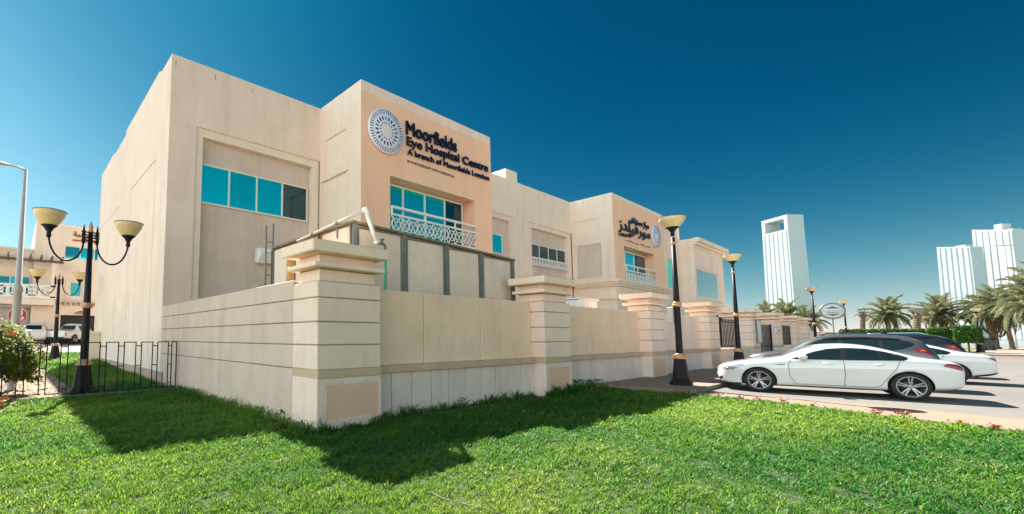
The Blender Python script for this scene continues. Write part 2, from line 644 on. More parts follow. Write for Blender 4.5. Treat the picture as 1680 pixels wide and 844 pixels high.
def kerb_run(parent, pts, ln, w, z0, z1, gap, name='kerb_stone', m=None):
    stone = None
    for a, b in zip(pts[:-1], pts[1:]):
        a, b = Vector((*a, 0)), Vector((*b, 0))
        L = (b - a).length
        n = max(1, round(L / ln))
        ang = math.atan2(b.y - a.y, b.x - a.x)
        for i in range(n):
            c = a.lerp(b, (i + 0.5) / n)
            if stone is None:
                mb = MB()
                mb.box(-0.5, 0.5, -w / 2, w / 2, z0, z1, bev=0.012)
                stone = mb.build(name, m or KERB, parent, c, ang)
                stone.scale.x = L / n - gap
            else:
                o = inst(stone, parent, c, (0, 0, ang + random.uniform(-.006, .006)))
                o.scale.x = L / n - gap
                o.location.z = random.uniform(-.004, .004)


kerb_run(kt, [(15.2, 4.29), (64, 4.29)], 0.95, 0.17, -0.02, 0.135, 0.012)
lk = structure(bpy.data.objects.new('lawn_edging', None))
COL.objects.link(lk)
kerb_run(lk, EDGE[1:8], 0.8, 0.09, -0.02, 0.05, 0.012, 'edging_stone')
# far kerb, banded
fk = structure(bpy.data.objects.new('painted_kerb', None))
COL.objects.link(fk)
YEL = mat('kerb_yellow', (0.42, 0.20, 0.03), 0.7, var=0.1)
KWH = mat('kerb_white', (0.30, 0.27, 0.24), 0.8, var=0.1)
kb = None
for i in range(26):
    mb = MB()
    mb.box(-0.13, 0.13, -0.49, 0.49, 0, 0.17, bev=0.015)
    mb.build('kerb_stone', YEL if i in (14, 15) else KWH, fk, (64.0, 9.0 - i * 1.0, 0))
kb = None
# small kerb carrying the garden railing
mb = MB()
mb.box(-0.6, 4.03, 14.26, 14.46, -0.02, 0.05, bev=0.012)
structure(mb.build('railing_kerb', KERB))
# drive in front of the far villa
mb = MB()
for j in range(len(ys) - 1):
    pass
yy = [35.2, 36, 38, 40, 43, 46, 49.9]
for j in range(len(yy) - 1):
    a, b = yy[j], yy[j + 1]
    xa = lambda y: 4.9
    mb.face([(-30, a, gz(0, a) + .012), (7.9, a, gz(0, a) + .012), (7.9, b, gz(0, b) + .012), (-30, b, gz(0, b) + .012)])
structure(mb.build('driveway', DRIVE, weld=True))
# the side lawn that runs back along the building
mb = MB()
yy = [14.5, 15, 18, 22, 26.5, 31, 33.5, 35.1]
xl = [1.6, 1.6, 1.5, 1.4, 1.0, -0.6, -3, -6]
for j in range(len(yy) - 1):
    mb.face([(xl[j], yy[j], gz(0, yy[j]) + .01), (4.05, yy[j], gz(0, yy[j]) + .01), (4.05, yy[j + 1], gz(0, yy[j + 1]) + .01), (xl[j + 1], yy[j + 1], gz(0, yy[j + 1]) + .01)])
structure(mb.build('side_lawn', SOIL, weld=True))

# ------------------------------------------------------------------ the hospital building
X1, X2, X3, X4, X5, X6 = 4.07, 10.43, 18.85, 33.0, 42.6, 48.3
Y1, Y2, ZT = 16.47, 13.46, 11.85
H = thing('hospital_building', 'two storey cream clinic with peach sign bays standing behind the boundary wall', 'building', (0, 0, 0))
WM = [CREAM, PEACH, GREIGE, CREAM2, DARKJ, STONE]


def notches(us, z=ZT, mi=4):
    return [(u, z - 0.42, u + 0.025, z - 0.16, 0.03, mi) for u in us]


# main block, first bay and long side
mb = MB()
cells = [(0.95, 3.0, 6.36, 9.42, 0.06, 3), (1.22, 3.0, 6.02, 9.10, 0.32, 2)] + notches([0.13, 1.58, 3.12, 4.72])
relief(mb, (X1, Y1, 0), (1, 0, 0), (0, 0, 1), (0, -1, 0), X2 - X1, ZT, cells)
gr = 0.02
side = [(1.85, 0.9, 1.89, 8.5, gr, 4), (6.3, 0.9, 6.34, 8.5, gr, 4), (1.85, 8.46, 6.3, 8.5, gr, 4),
        (9.3, 0.9, 9.34, 8.35, gr, 4), (9.3, 8.33, 16.6, 8.355, gr, 4), (3.6, 0.9, 3.615, 6.3, 0.012, 4), (4.6, 0.9, 4.615, 6.9, 0.012, 4), (12.5, 0.9, 12.52, 5.2, gr, 4)]
relief(mb, (X1, Y1, 0), (0, 1, 0), (0, 0, 1), (-1, 0, 0), 16.0, ZT - 0.15, side)
mb.face([(X1, Y1, ZT - .15), (X2 + .2, Y1, ZT - .15), (X2 + .2, 32.47, ZT - .15), (X1, 32.47, ZT - .15)])
mb.face([(X1, 32.47, 0), (X1, 32.47, ZT - .15), (X6, 32.47, ZT - .15), (X6, 32.47, 0)])
# parapet cap of the front edge and the stepped parapet of the side
mb.build('wall', WM, H)
mb = MB()
for y0, y1, z in ((Y1 + .012, 18.2, 0.03), (18.215, 24.7, 0.2), (24.715, 28.1, -0.02), (28.115, 32.4, 0.12)):
    mb.box(X1 + .003, X1 + 0.25, y0, y1, ZT - .152, ZT + z)
mb.box(X1 + 0.26, X2 - .005, Y1 + .003, Y1 + 0.25, ZT - .152, ZT + .03)
mb.build('parapet', CREAM, H)
window(H, X1 + 1.22, X1 + 5.9, Y1 + 0.31, 6.62, 8.16, [6.42, 7.58, 8.74], [TEAL, TEAL2, TEAL, TEALD])

# second bay: projecting, peach, carries the sign
mb = MB()
relief(mb, (X2, Y2, 0), (1, 0, 0), (0, 0, 1), (0, -1, 0), X3 - X2, ZT,
       [(0, ZT - .42, X3 - X2, ZT, 0, 0), (1.52, 5.75, 7.02, 8.25, 0.7, 1)] + notches([0.35, 1.9, 3.6, 5.2, 6.8]), mi=1)
relief(mb, (X2, Y2, 0), (0, 1, 0), (0, 0, 1), (-1, 0, 0), Y1 - Y2, ZT,
       [(1.04, 8.78, 2.5, 10.2, 0.05, 3), (0.98, 3.0, 2.8, 8.38, 0.06, 3), (0.82, 8.38, 2.9, 8.72, -0.05, 3)])
relief(mb, (X3, Y2, 0), (0, 1, 0), (0, 0, 1), (1, 0, 0), Y1 - Y2, ZT - .5, [])
mb.face([(X2, Y2, ZT), (X3, Y2, ZT), (X3, Y1 + 3, ZT), (X2, Y1 + 3, ZT)])
mb.face([(X2, Y1 + 3, ZT), (X3, Y1 + 3, ZT), (X3, Y1 + 3, ZT - .5), (X2, Y1 + 3, ZT - .5)])
mb.face([(X2, Y1, ZT), (X2, Y1 + 3, ZT), (X2, Y1 + 3, ZT - .5), (X2, Y1, ZT - .5)])
mb.face([(X3, Y2, ZT), (X3, Y1 + 3, ZT), (X3, Y1 + 3, ZT - .5), (X3, Y2, ZT - .5)])
mb.build('wall', WM, H)
window(H, 12.0, 17.30, Y2 + 0.66, 5.78, 8.2, [13.25, 14.62, 15.98], [TEAL2, TEAL, TEAL2, TEALD], fw=0.08)


def lattice_rail(x0, x1, y, z0, z1, n, rows, rr):
    """white balcony rail: two handrails over a panel of interlocking rings and crossing bars"""
    zl = z0 + (z1 - z0) * 0.66
    mb = MB()
    mb.box(x0, x1, y - .05, y + .05, z1 - .10, z1)
    mb.box(x0, x1, y - .035, y + .035, zl, zl + .08)
    mb.box(x0, x1, y - .035, y + .035, z0, z0 + .08)
    for k in range(n + 1):
        if k % 4 == 0:
            x = x0 + .03 + (x1 - x0 - .06) * k / n
            mb.box(x - .03, x + .03, y - .03, y + .03, zl + .08, z1 - .10)
    st = (x1 - x0) / n
    for k in range(n):
        a = Vector((x0 + st * k, y, z0 + .08))
        b = Vector((x0 + st * (k + 1), y, zl))
        for p, q in ((a, b), (Vector((a.x, y, b.z)), Vector((b.x, y, a.z)))):
            d = (q - p)
            u = Vector((d.z, 0, -d.x)).normalized() * 0.016
            mb.obox((p + q) / 2, d / 2, u, (0, 0.02, 0))
    rl = mb.build('railing', WHITE, H)
    rg = None
    for k in range(n):
        c = (x0 + st * (k + .5), y - .004, (z0 + .08 + zl) / 2)
        if rg is None:
            m2 = MB()
            prof = [(1 - .075, -.022), (1 + .075, -.022), (1 + .075, .022), (1 - .075, .022)]
            m2.lathe([(rr * r, h) for r, h in prof], n=14, axis='y', closed=True, smooth=False)
            rg = m2.build('ring', WHITE, rl, c)
        else:
            inst(rg, rl, c)
    return rl


lattice_rail(11.97, 17.42, Y2 - .06, 5.80, 6.98, 11, 1, 0.235)

# third bay, set back
mb = MB()
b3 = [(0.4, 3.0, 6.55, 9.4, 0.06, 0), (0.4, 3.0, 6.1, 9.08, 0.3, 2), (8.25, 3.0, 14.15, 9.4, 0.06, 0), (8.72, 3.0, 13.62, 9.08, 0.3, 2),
      (7.05, 4.0, 7.08, ZT - 1.6, 0.02, 4), (7.62, 4.0, 7.65, ZT - 1.6, 0.02, 4)] + notches([3.0, 6.2, 9.0, 12.0], ZT)
relief(mb, (X3, Y1, 0), (1, 0, 0), (0, 0, 1), (0, -1, 0), X4 - X3, ZT, b3, mi=3)
mb.face([(X3, Y1, ZT), (X4, Y1, ZT), (X4, Y1 + 16, ZT), (X3, Y1 + 16, ZT)])
mb.face([(X2, Y1 + .02, 11.1), (X2, 32.4, 11.1), (X6, 32.4, 11.1), (X6, Y1 + .02, 11.1)])
mb.build('wall', WM, H)
window(H, 20.6, 24.45, Y1 + .29, 6.85, 8.1, [21.9, 23.2], [TEAL, TEAL, TEAL])
window(H, 27.6, 32.42, Y1 + .29, 6.72, 8.04, [28.8, 30.0, 31.2], [TEALD, TEALD, TEALD, TEALD])
mb = MB()
mb.box(27.6, 32.42, Y1 + .02, Y1 + .08, 6.98, 7.06)
mb.box(27.6, 32.42, Y1 + .02, Y1 + .08, 6.50, 6.56)
for k in range(25):
    x = 27.65 + k * 0.196
    mb.box(x - .03, x + .03, Y1 + .03, Y1 + .07, 6.56, 6.98)
mb.build('railing', WHITE, H)
mb = MB()
mb.box(24.75, 26.05, Y1 + .05, Y1 + 1.3, ZT - .05, ZT + 0.72, bev=.02)
mb.build('chimney', CREAM2, H)

# fourth bay: peach, second sign
mb = MB()
relief(mb, (X4, Y2, 0), (1, 0, 0), (0, 0, 1), (0, -1, 0), X5 - X4, ZT,
       [(0, ZT - .3, X5 - X4, ZT, 0, 0), (1.65, 5.6, 7.4, 8.2, 0.7, 1), (0, 0, X5 - X4, 5.3, 0, 0)] + notches([2.2, 5.2, 8.0]), mi=1)
relief(mb, (X4, Y2, 0), (0, 1, 0), (0, 0, 1), (-1, 0, 0), Y1 - Y2, ZT,
       [(1.0, 8.75, 2.62, 10.2, 0.05, 3), (0.9, 5.9, 2.68, 8.35, 0.07, 2), (0, 0, Y1 - Y2, 5.3, 0, 0)] + notches([0.4, 2.0]))
mb.face([(X4, Y2, ZT), (X5, Y2, ZT), (X5, Y1 + 3, ZT), (X4, Y1 + 3, ZT)])
mb.face([(X5, Y2, 0), (X5, Y2, ZT), (X5, Y1 + 3, ZT), (X5, Y1 + 3, 0)])
mb.build('wall', WM, H)
window(H, 34.72, 40.3, Y2 + .66, 5.7, 8.12, [36.3, 38.0], [TEAL, TEAL, TEALD], fw=0.1)
lattice_rail(34.7, 40.36, Y2 - .06, 5.45, 6.85, 11, 1, 0.27)
for o, z0, z1 in ((.16, 5.18, 5.32), (.30, 5.32, 5.46), (.40, 5.46, 5.62), (.14, 4.25, 4.42)):
    mb = MB()
    mb.box(X4 - o, X5 + 0.6, Y2 - o, Y2 - .003, z0, z1)
    mb.box(X4 - o, X4 - .003, Y2 - .003, Y1 - o - .003, z0, z1)
    mb.build('cornice', CREAM2, H)
for o, z0, z1 in ((.30, 5.32, 5.46), (.40, 5.46, 5.62)):
    mb = MB()
    mb.box(X3 + 7.8, X4 - .003, Y1 - o, Y1 - .003, z0, z1)
    mb.build('cornice', CREAM2, H)
mb = MB()
relief(mb, (X5, Y2 + .5, 0), (1, 0, 0), (0, 0, 1), (0, -1, 0), X6 - X5, ZT, [(2.2, 5.75, 4.75, 8.5, 0.15, 0), (0.55, 3, 0.58, ZT - .5, .02, 4)])
mb.face([(X5, Y2 + .5, ZT), (X6, Y2 + .5, ZT), (X6, Y1 + 3, ZT), (X5, Y1 + 3, ZT)])
mb.face([(X6, Y2 + .5, 0), (X6, Y1 + 16, 0), (X6, Y1 + 16, ZT), (X6, Y2 + .5, ZT)])
mb.build('wall', WM, H)
window(H, X5 + 2.2, X5 + 4.75, Y2 + .64, 5.75, 8.5, [X5 + 3.7], [TEAL, TEAL], fw=.1)
# end bay, lower
Y5, ZE = 12.9, 10.55
mb = MB()
relief(mb, (X6, Y5, 0), (1, 0, 0), (0, 0, 1), (0, -1, 0), 9.1, ZE, [(0.35, 5.2, 7.2, 7.9, 0.12, 0), (0.2, ZE - 1.2, 8.9, ZE - .75, 0.08, 3)])
relief(mb, (X6, Y5, 0), (0, 1, 0), (0, 0, 1), (-1, 0, 0), 1.2, ZE, [])
mb.face([(X6, Y5, ZE), (X6 + 9.1, Y5, ZE), (X6 + 9.1, Y5 + 12, ZE), (X6, Y5 + 12, ZE)])
mb.face([(X6 + 9.1, Y5, 0), (X6 + 9.1, Y5 + 12, 0), (X6 + 9.1, Y5 + 12, ZE), (X6 + 9.1, Y5, ZE)])
mb.build('wall', WM, H)
window(H, X6 + .35, X6 + 7.2, Y5 + .11, 5.2, 7.9, [], [CLEARG], fw=.12)
for q in ((X6 - .05, X6 + 9.6, Y5 - .45, ZE - .32, ZE + .05), (X6 - .02, X6 + 9.4, Y5 - .22, ZE - .55, ZE - .32), (X6 - .02, X6 + 9.5, Y5 - .35, 4.6, 4.85), (X6 - .02, X6 + 9.3, Y5 - .18, 4.3, 4.6)):
    mb = MB()
    mb.box(q[0], q[1], q[2], Y5 - .003, q[3], q[4])
    mb.build('cornice', CREAM2, H)
# low return wall at the back corner
mb = MB()
mb.box(3.2, 4.05, 29.8, 30.2, 0, 1.75)
mb.box(3.1, 4.05, 29.7, 30.3, 1.75, 1.9)
mb.build('return_wall', CREAM2, H)
mb = MB()
mb.box(X1 - .06, X1 - .003, 16.05, 32.4, -.1, 0.42)
mb.build('plinth', PLINTH, H)

# ---- English sign on the second bay
S = thing('clinic_sign', 'dark raised English clinic lettering beside a blue and white round emblem', 'sign', (0, 0, 0))
yb = Y2 - .05
lettering('lettering', 'Moorfields', NAVY, S, 12.83, 16.10, 10.26, 10.84, yb, 0.05, 0.026, slant=.06)
lettering('lettering', 'Eye Hospital Centre', NAVY, S, 12.86, 18.50, 9.66, 10.16, yb, 0.05, 0.020, slant=.14)
lettering('lettering', 'A branch of Moorfields London', NAVY, S, 12.90, 18.58, 9.38, 9.63, yb, 0.04, 0.013, slant=.10)
lettering('small_lettering', 'IN PARTNERSHIP WITH UEMEDICAL', INK, S, 12.93, 16.0, 9.05, 9.17, Y2 - .012, 0.012, 0.006, split=False)


BLUE = [mat('emblem_blue', (0.03, 0.12, 0.42), 0.4), mat('emblem_navy', (0.03, 0.05, 0.25), 0.4), mat('emblem_violet', (0.10, 0.06, 0.25), 0.4), mat('emblem_sky', (0.06, 0.30, 0.55), 0.4)]
DISC = mat('emblem_white', (0.80, 0.80, 0.84), 0.4)
PALEY = mat('emblem_cream', (0.85, 0.78, 0.55), 0.4)


def emblem(parent, cx, cz, y, rad):
    mb = MB()
    mb.lathe([(0.001, -.12), (rad * .98, -.12), (rad, -.10), (rad, 0), (0.001, 0)], (cx, y, cz), n=48, axis='y')
    d = mb.build('emblem_disc', DISC, parent)
    yf = y - .125

    def petal(mb, a, r0, r1, w0, w1, n=6, mi=0):
        pts = []
        for k in range(n):
            t = k / (n - 1)
            w = w0 + (w1 - w0) * t
            if n > 3:
                w = max(w0, w1) * math.sin(PI * (0.12 + 0.76 * t))
            pts.append((r0 + (r1 - r0) * t, w))
        pol = [(r, w) for r, w in pts] + [(r, -w) for r, w in reversed(pts)]
        ca, sa = math.cos(a), math.sin(a)
        mb.face([(cx + r * ca - w * sa, yf, cz + r * sa + w * ca) for r, w in pol][::-1], mi)
    for name, n, r0, r1, w0, w1, k, off in (('emblem_ray', 48, .74, .95, .018, .026, 2, 0), ('emblem_petal', 20, .46, .66, .05, .05, 6, 0.1),
                                            ('emblem_drop', 16, .30, .40, .012, .035, 2, 0)):
        for q in range(n):
            m2 = MB()
            petal(m2, 2 * PI * q / n + off, r0 * rad, r1 * rad, w0 * rad, w1 * rad, k)
            m2.build(name, BLUE[(q * 7 + n) % 4 if name != 'emblem_drop' else (2 if q % 3 else 0)], d)
    for q in range(14):
        m2 = MB()
        petal(m2, 2 * PI * q / 14, .08 * rad, .27 * rad, .01 * rad, .03 * rad, 2)
        m2.build('emblem_heart', PALEY, d)
    return d


emblem(S, 11.66, 10.02, Y2 - .02, 0.94)

# ---- Arabic sign on the fourth bay
S2 = thing('clinic_sign', 'dark raised Arabic clinic lettering with pale round emblem on the further peach bay', 'sign', (0, 0, 0))
lettering('lettering', arabic('مركز مستشفى'), NAVY, S2, 35.6, 39.35, 10.0, 10.62, yb, 0.06, 0.02)
lettering('lettering', arabic('مورفيلدز'), NAVY, S2, 33.75, 39.5, 9.1, 10.12, yb - .004, 0.06, 0.025)
lettering('lettering', arabic('للعيون'), NAVY, S2, 33.75, 35.8, 8.85, 9.25, yb - .008, 0.06, 0.015)
lettering('small_lettering', arabic('بالشراكة مع يونايتد'), INK, S2, 35.0, 39.7, 8.55, 8.78, Y2 - .012, 0.012, 0.004, split=False)
emblem(S2, 40.75, 9.75, Y2 - .02, 0.94)

# ---- vent hood on the first bay
V = thing('vent_hood', 'small white vent box on the wall of the first bay beside the ladder', 'vent', (7.85, Y1 + .26, 4.85))
mb = MB()
mb.box(-.30, .30, -.30, -.003, -.30, .30, bev=.02)
mb.build('casing', WHITE, V)
mb = MB()
mb.add([(-.3, -.3, .3), (.3, -.3, .3), (.22, -.46, .05), (-.22, -.46, .05), (-.3, -.3, -.25), (.3, -.3, -.25)], [(0, 3, 2, 1), (3, 4, 5, 2), (0, 4, 3), (1, 2, 5)])
mb.build('cowl', WHITE, V)

# ------------------------------------------------------------------ boundary wall with its piers
BW = thing('boundary_wall', 'cream boundary wall with capped piers between the front lawn and the clinic yard', 'wall')
YW, YP, TW, TOPW = 6.85, 6.45, 0.3, 2.56
LEV = [1.03, 1.46, 1.86, 2.28, 2.57]          # joints of the courses


def courses(parent, x0, x1, y0, y1, m, zs, name='course', proud=0.0):
    for a, b in zip(zs[:-1], zs[1:]):
        mb = MB()
        mb.box(x0 - proud, x1 + proud, y0 - proud, y1 + proud, a + .009, b - .009, bev=.012)
        mb.build(name, m, parent)


def pier(x0, x1, y0=YP, y1=7.3, far=False, m=STONE):
    mb = MB()
    mb.box(x0 + .02, x1 - .02, y0 + .02, y1 - .02, 0, 2.55)
    mb.box(x0 + .09, x1 - .09, y0 + .09, y1 - .09, 2.555, 3.04)
    p = mb.build('pier', JOINT, BW)
    mb = MB()
    mb.box(x0, x1, y0, y1, 0.0, 0.895, bev=.012)
    mb.build('base', STONE if x0 < 5 else STONEP, p)
    mb = MB()
    mb.box(x0 + .003 if x0 < 5 else x0 - .012, x1 + .012, y0 - .015, y1, 0.89, 1.035, bev=.01)
    mb.build('band', LEDGE, p)
    courses(p, x0, x1, y0, y1, m, LEV)
    courses(p, x0 + .07, x1 - .07, y0 + .07, y1 - .07, m, [2.57, 2.79, 3.05], 'neck')
    mb = MB()
    mb.box(x0 - .11, x1 + .05, y0 - .09, y1 + .05, 2.80, 2.885, bev=.015)
    mb.build('moulding', CAPST, p)
    mb = MB()
    mb.box(x0 - .20, x1 + .09, y0 - .15, y1 + .12, 3.045, 3.25, bev=.02)
    mb.add([(x0 - .2, y0 - .14, 3.25), (x1 + .08, y0 - .14, 3.25), (x1 + .08, y1 + .1, 3.25), (x0 - .2, y1 + .1, 3.25), ((x0 + x1) / 2 - .06, (y0 + y1) / 2, 3.30)], [(0, 1, 4), (1, 2, 4), (2, 3, 4), (3, 0, 4)])
    mb.build('cap', CAPST, p)
    mb = MB()
    a0, a1 = x0 + .20, x1 - .05 if x0 < 5 else x1 - .14
    relief(mb, (a0 - .05, y0 - .012, 0.14), (1, 0, 0), (0, 0, 1), (0, -1, 0), a1 - a0 + .1, 0.68, [(.05, .05, a1 - a0 + .05, .63, .008, 1)])
    mb.box(a0 - .05, a1 + .05, y0 - .0117, y0 - .001, .1402, .1405)
    mb.build('inset_panel', [STONEP, INSET], p)
    return p


PX = [(4.07, 5.47), (11.25, 12.66), (18.62, 20.1), (25.75, 27.3)]
for i, (a, b) in enumerate(PX):
    pier(a, b, m=STONE)
for i in range(3):
    xa, xb = PX[i][1] + .002, PX[i + 1][0] - .002
    mb = MB()
    mb.box(xa, xb, YW + .03, YW + TW, 0, TOPW - .02)
    core = mb.build('wall_core', DARKJ, BW)
    # upper panels
    cut = {0: [7.05, 9.03], 1: [14.6, 16.6], 2: [22.3, 24.0]}[i]
    ed = [xa] + cut + [xb]
    for j in range(len(ed) - 1):
        mb = MB()
        z1 = TOPW - random.uniform(0, .012)
        mb.box(ed[j] + .011, ed[j + 1] - .011, YW + random.uniform(0, .006), YW + TW + .004, 1.03, z1, bev=.012)
        mb.build('wall_panel', TAN if i < 2 else STONE, core)
    mb = MB()
    n = 4
    for j in range(n):
        a = xa + (xb - xa) * j / n
        mb.box(a + .002, xa + (xb - xa) * (j + 1) / n - .002, YW - .13, YW + .02, 0.885, 1.03, bev=.012)
    mb.build('ledge', LEDGE, core)
    n = 10
    for j in range(n):
        a = xa + (xb - xa) * j / n
        b = xa + (xb - xa) * (j + 1) / n
        mb = MB()
        mb.box(a + .014, b - .014, YW - .06 + random.uniform(0, .006), YW + .05, -.05, 0.884, bev=.01)
        mb.build('base_panel', STONEP, core)
# side run back to the building
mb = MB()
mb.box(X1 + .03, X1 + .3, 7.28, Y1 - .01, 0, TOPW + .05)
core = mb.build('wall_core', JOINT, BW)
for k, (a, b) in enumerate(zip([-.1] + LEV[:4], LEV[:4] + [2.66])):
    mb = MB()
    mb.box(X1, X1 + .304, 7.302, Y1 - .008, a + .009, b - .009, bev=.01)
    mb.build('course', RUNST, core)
mb = MB()
for j in range(6):
    y0 = 6.5 + j * 1.62
    mb.box(X1 - .055, X1 - .002, y0 + .003, y0 + 1.617, -.05, 0.11 + gz(4, y0) * .5, bev=.012)
mb.build('plinth', PLINTH, core)

# piers and railings further along the road
GW = thing('garden_wall', 'distant run of stone gate piers and low wall past the parked cars', 'wall')
BWk = BW
BW = GW
for a, b, y in ((34.2, 35.9, 6.5), (40.6, 42.6, 6.5), (47.6, 49.6, 6.5), (53.5, 55.4, 6.6)):
    pier(a, b, y, y + 1.5, m=STONE)
BW = BWk
mb = MB()
mb.box(27.32, 34.18, YP + .1, YP + .5, 0, 0.92)
mb.box(42.62, 47.58, YP + .1, YP + .5, 0, 0.92)
mb.box(55.42, 75, YP + .3, YP + .6, 0, 2.0)
mb.build('low_wall', STONE, GW)
mb = MB()
mb.box(27.32, 34.18, YP + .05, YP + .55, 0.92, 1.02, bev=.015)
mb.box(42.62, 47.58, YP + .05, YP + .55, 0.92, 1.02, bev=.015)
mb.box(55.42, 75, YP + .25, YP + .65, 2.0, 2.1, bev=.015)
mb.build('coping', CAPST, GW)


def iron_fence(x0, x1, y, z0, z1, label, n, name='iron_fence', cat='fence', leaf=False):
    t = thing(name, label, cat, (x0, y, z0), 0, 'black iron railings between the gate piers')
    mb = MB()
    mb.box(0, x1 - x0, -.02, .02, .08, .13)
    mb.box(0, x1 - x0, -.02, .02, z1 - z0 - .13, z1 - z0 - .08)
    mb.build('rail', BLACK, t)
    bar = None
    for k in range(n):
        x = (x1 - x0) * (k + .5) / n
        if bar is None:
            mb = MB()
            mb.box(-.018, .018, -.018, .018, 0, z1 - z0)
            mb.lathe([(.03, z1 - z0), (.001, z1 - z0 + .09)], n=5)
            bar = mb.build('bar', BLACK, t, (x, 0, 0))
        else:
            inst(bar, t, (x, 0, 0))
    if leaf:
        mb = MB()
        for q in (0, x1 - x0):
            mb.box(q - .05, q + .05, -.05, .05, -.1, z1 - z0 + .1)
        mb.build('gate_post', BLACK, t)
    return t


iron_fence(27.7, 31.9, YP + .3, 1.0, 2.5, 'black iron railing between the last wall pier and the first gate pier', 15)
iron_fence(36.2, 40.4, YP + .3, 0.15, 2.35, 'black iron gate between the first two gate piers', 12, 'iron_gate', 'gate', True)
iron_fence(43.0, 47.3, YP + .3, 1.0, 2.4, 'dark iron railing between the second and third gate piers', 13)
NB = thing('notice_board', 'pale notice board fixed to the first stone gate pier', 'sign', (35.4, 6.42, 1.25))
mb = MB()
mb.box(-.48, .48, 0, .05, 0, 1.35, bev=.02)
mb.build('board', mat('board_face', (.62, .70, .70), .4), NB)
mb = MB()
for q in (-.5, .46):
    mb.box(q, q + .04, -.012, .055, -.02, 1.37)
mb.box(-.46, .46, -.012, .055, 1.345, 1.385)
mb.box(-.46, .46, -.012, .055, -.03, 0.01)
mb.build('board_frame', STEEL, NB)
mb = MB()
mb.box(41.3, 41.75, 6.47, 6.495, 1.98, 2.08, bev=.004)
tag(mb.build('name_plate', STEEL), 'small grey name plate on the second stone gate pier', 'plate')

# white cabinet and yard clutter behind the wall
CB = thing('utility_cabinet', 'white ribbed utility cabinet showing above the wall beyond the second pier', 'cabinet', (17.3, 8.6, 0))
mb = MB()
mb.box(-.75, .75, -.5, .5, 0.1, 3.0, bev=.02)
mb.build('casing', WHITE, CB)
mb = MB()
mb.box(-.82, .82, -.57, .57, 3.0, 3.07, bev=.02)
mb.build('lid', WHITE, CB)
mb = MB()
for k in range(5):
    mb.box(-.6 + k * .28, -.53 + k * .28, -.52, -.503, .4, 2.9)
mb.build('rib', WHITE, CB)

# ------------------------------------------------------------------ screen enclosure behind the wall
SE = thing('screen_enclosure', 'tan panel enclosure with steel posts rising behind the boundary wall', 'screen')
XA, XB, YF, YB, ZS = 5.66, 11.75, 7.62, 11.4, 4.12
px = [XA + .09, 7.22, 8.70, 10.15, XB - .09]
for i in range(4):
    mb = MB()
    a, b = px[i] + .065, px[i + 1] - .065
    mb.box(a, b, YF + .03, YF + .09, 0.3, ZS - .10 - i * .05, bev=.02)
    p = mb.build('panel', SCREENP, SE)
    mb = MB()
    z1 = ZS - .10 - i * .05
    for q in (a + .01, b - .05):
        mb.box(q, q + .04, YF + .01, YF + .028, 0.3, z1 - .055)
    mb.box(a + .01, b - .01, YF + .01, YF + .028, z1 - .05, z1 - .01)
    mb.build('panel_frame', STEEL, p)
py = [YF + .1, 8.95, 10.2, YB]
for i in range(3):
    mb = MB()
    mb.box(XA + .03, XA + .09, py[i] + .09, py[i + 1] - .09, 0.3, ZS - .1, bev=.02)
    mb.build('panel', SCREENP, SE)
post = None
for x, y, dz in [(q, YF + .06, -.05 * k) for k, q in enumerate(px)] + [(XA + .06, q, 0) for q in py[1:]]:
    mb = MB()
    h = ZS - .06 + dz
    mb.box(-.052, .052, -.07, -.055, 0, h)
    mb.box(-.052, .052, .055, .07, 0, h)
    mb.box(-.01, .01, -.055, .055, 0, h)
    mb.build('post', STEEL, SE, (x, y, 0))
mb = MB()
mb.add([(XA, YF - .03, ZS - .05), (XB, YF - .03, ZS - .25), (XB, YF + .15, ZS - .25), (XA, YF + .15, ZS - .05), (XA, YF - .03, ZS), (XB, YF - .03, ZS - .2), (XB, YF + .15, ZS - .2), (XA, YF + .15, ZS)],
       [(0, 3, 2, 1), (4, 5, 6, 7), (0, 1, 5, 4), (1, 2, 6, 5), (2, 3, 7, 6), (3, 0, 4, 7)])
mb.box(XA - .02, XA + .15, YF + .152, YB, ZS - .05, ZS)
mb.build('top_rail', BROWNST, SE)

# white pipe that climbs over the first pier cap
PP = thing('drain_pipe', 'white pipe sloping up over the first pier cap and bending down', 'pipe')
a, b, c = Vector((5.45, 9.6, 3.96)), Vector((5.80, 7.32, 4.30)), Vector((6.05, 7.25, 3.60))
mb = MB()
mb.tube([a, b], .033, 10)
mb.build('pipe_run', mat('grey_pipe', (.50, .46, .41), .45, var=.08, scale=5), PP)
mb = MB()
mb.tube([b + (b - a).normalized() * -.06, b, b + Vector((.05, 0, -.02)), b.lerp(c, .12)], [.055, .06, .06, .052], 10)
mb.build('elbow', PIPEW, PP)
mb = MB()
mb.tube([b.lerp(c, .1), c], .050, 10)
mb.tube([b.lerp(c, .93), b.lerp(c, 1.02)], .062, 10)
mb.build('down_pipe', PIPEW, PP)
for k, t in enumerate((.25, .62)):
    mb = MB()
    q = a.lerp(b, t)
    mb.tube([q - (b - a).normalized() * .03, q + (b - a).normalized() * .03], .052, 8)
    mb.tube([q, q - Vector((0, 0, .35))], .018, 6)
    mb.build('pipe_clip', STEEL, PP)
TP = thing('garden_tap', 'dark brass tap with a green hose hanging behind the first pier', 'tap')
mb = MB()
mb.tube([(6.12, 7.3, 3.62), (6.28, 7.3, 3.62), (6.33, 7.3, 3.58), (6.33, 7.3, 3.45)], .032, 8)
mb.lathe([(.001, 3.74), (.05, 3.73), (.05, 3.70), (.02, 3.69), (.02, 3.62)], (6.24, 7.3, 0), 10)
mb.build('tap_body', STEEL, TP)
mb = MB()
mb.tube([(6.33, 7.3, 3.46), (6.33, 7.3, 3.38)], .045, 8)
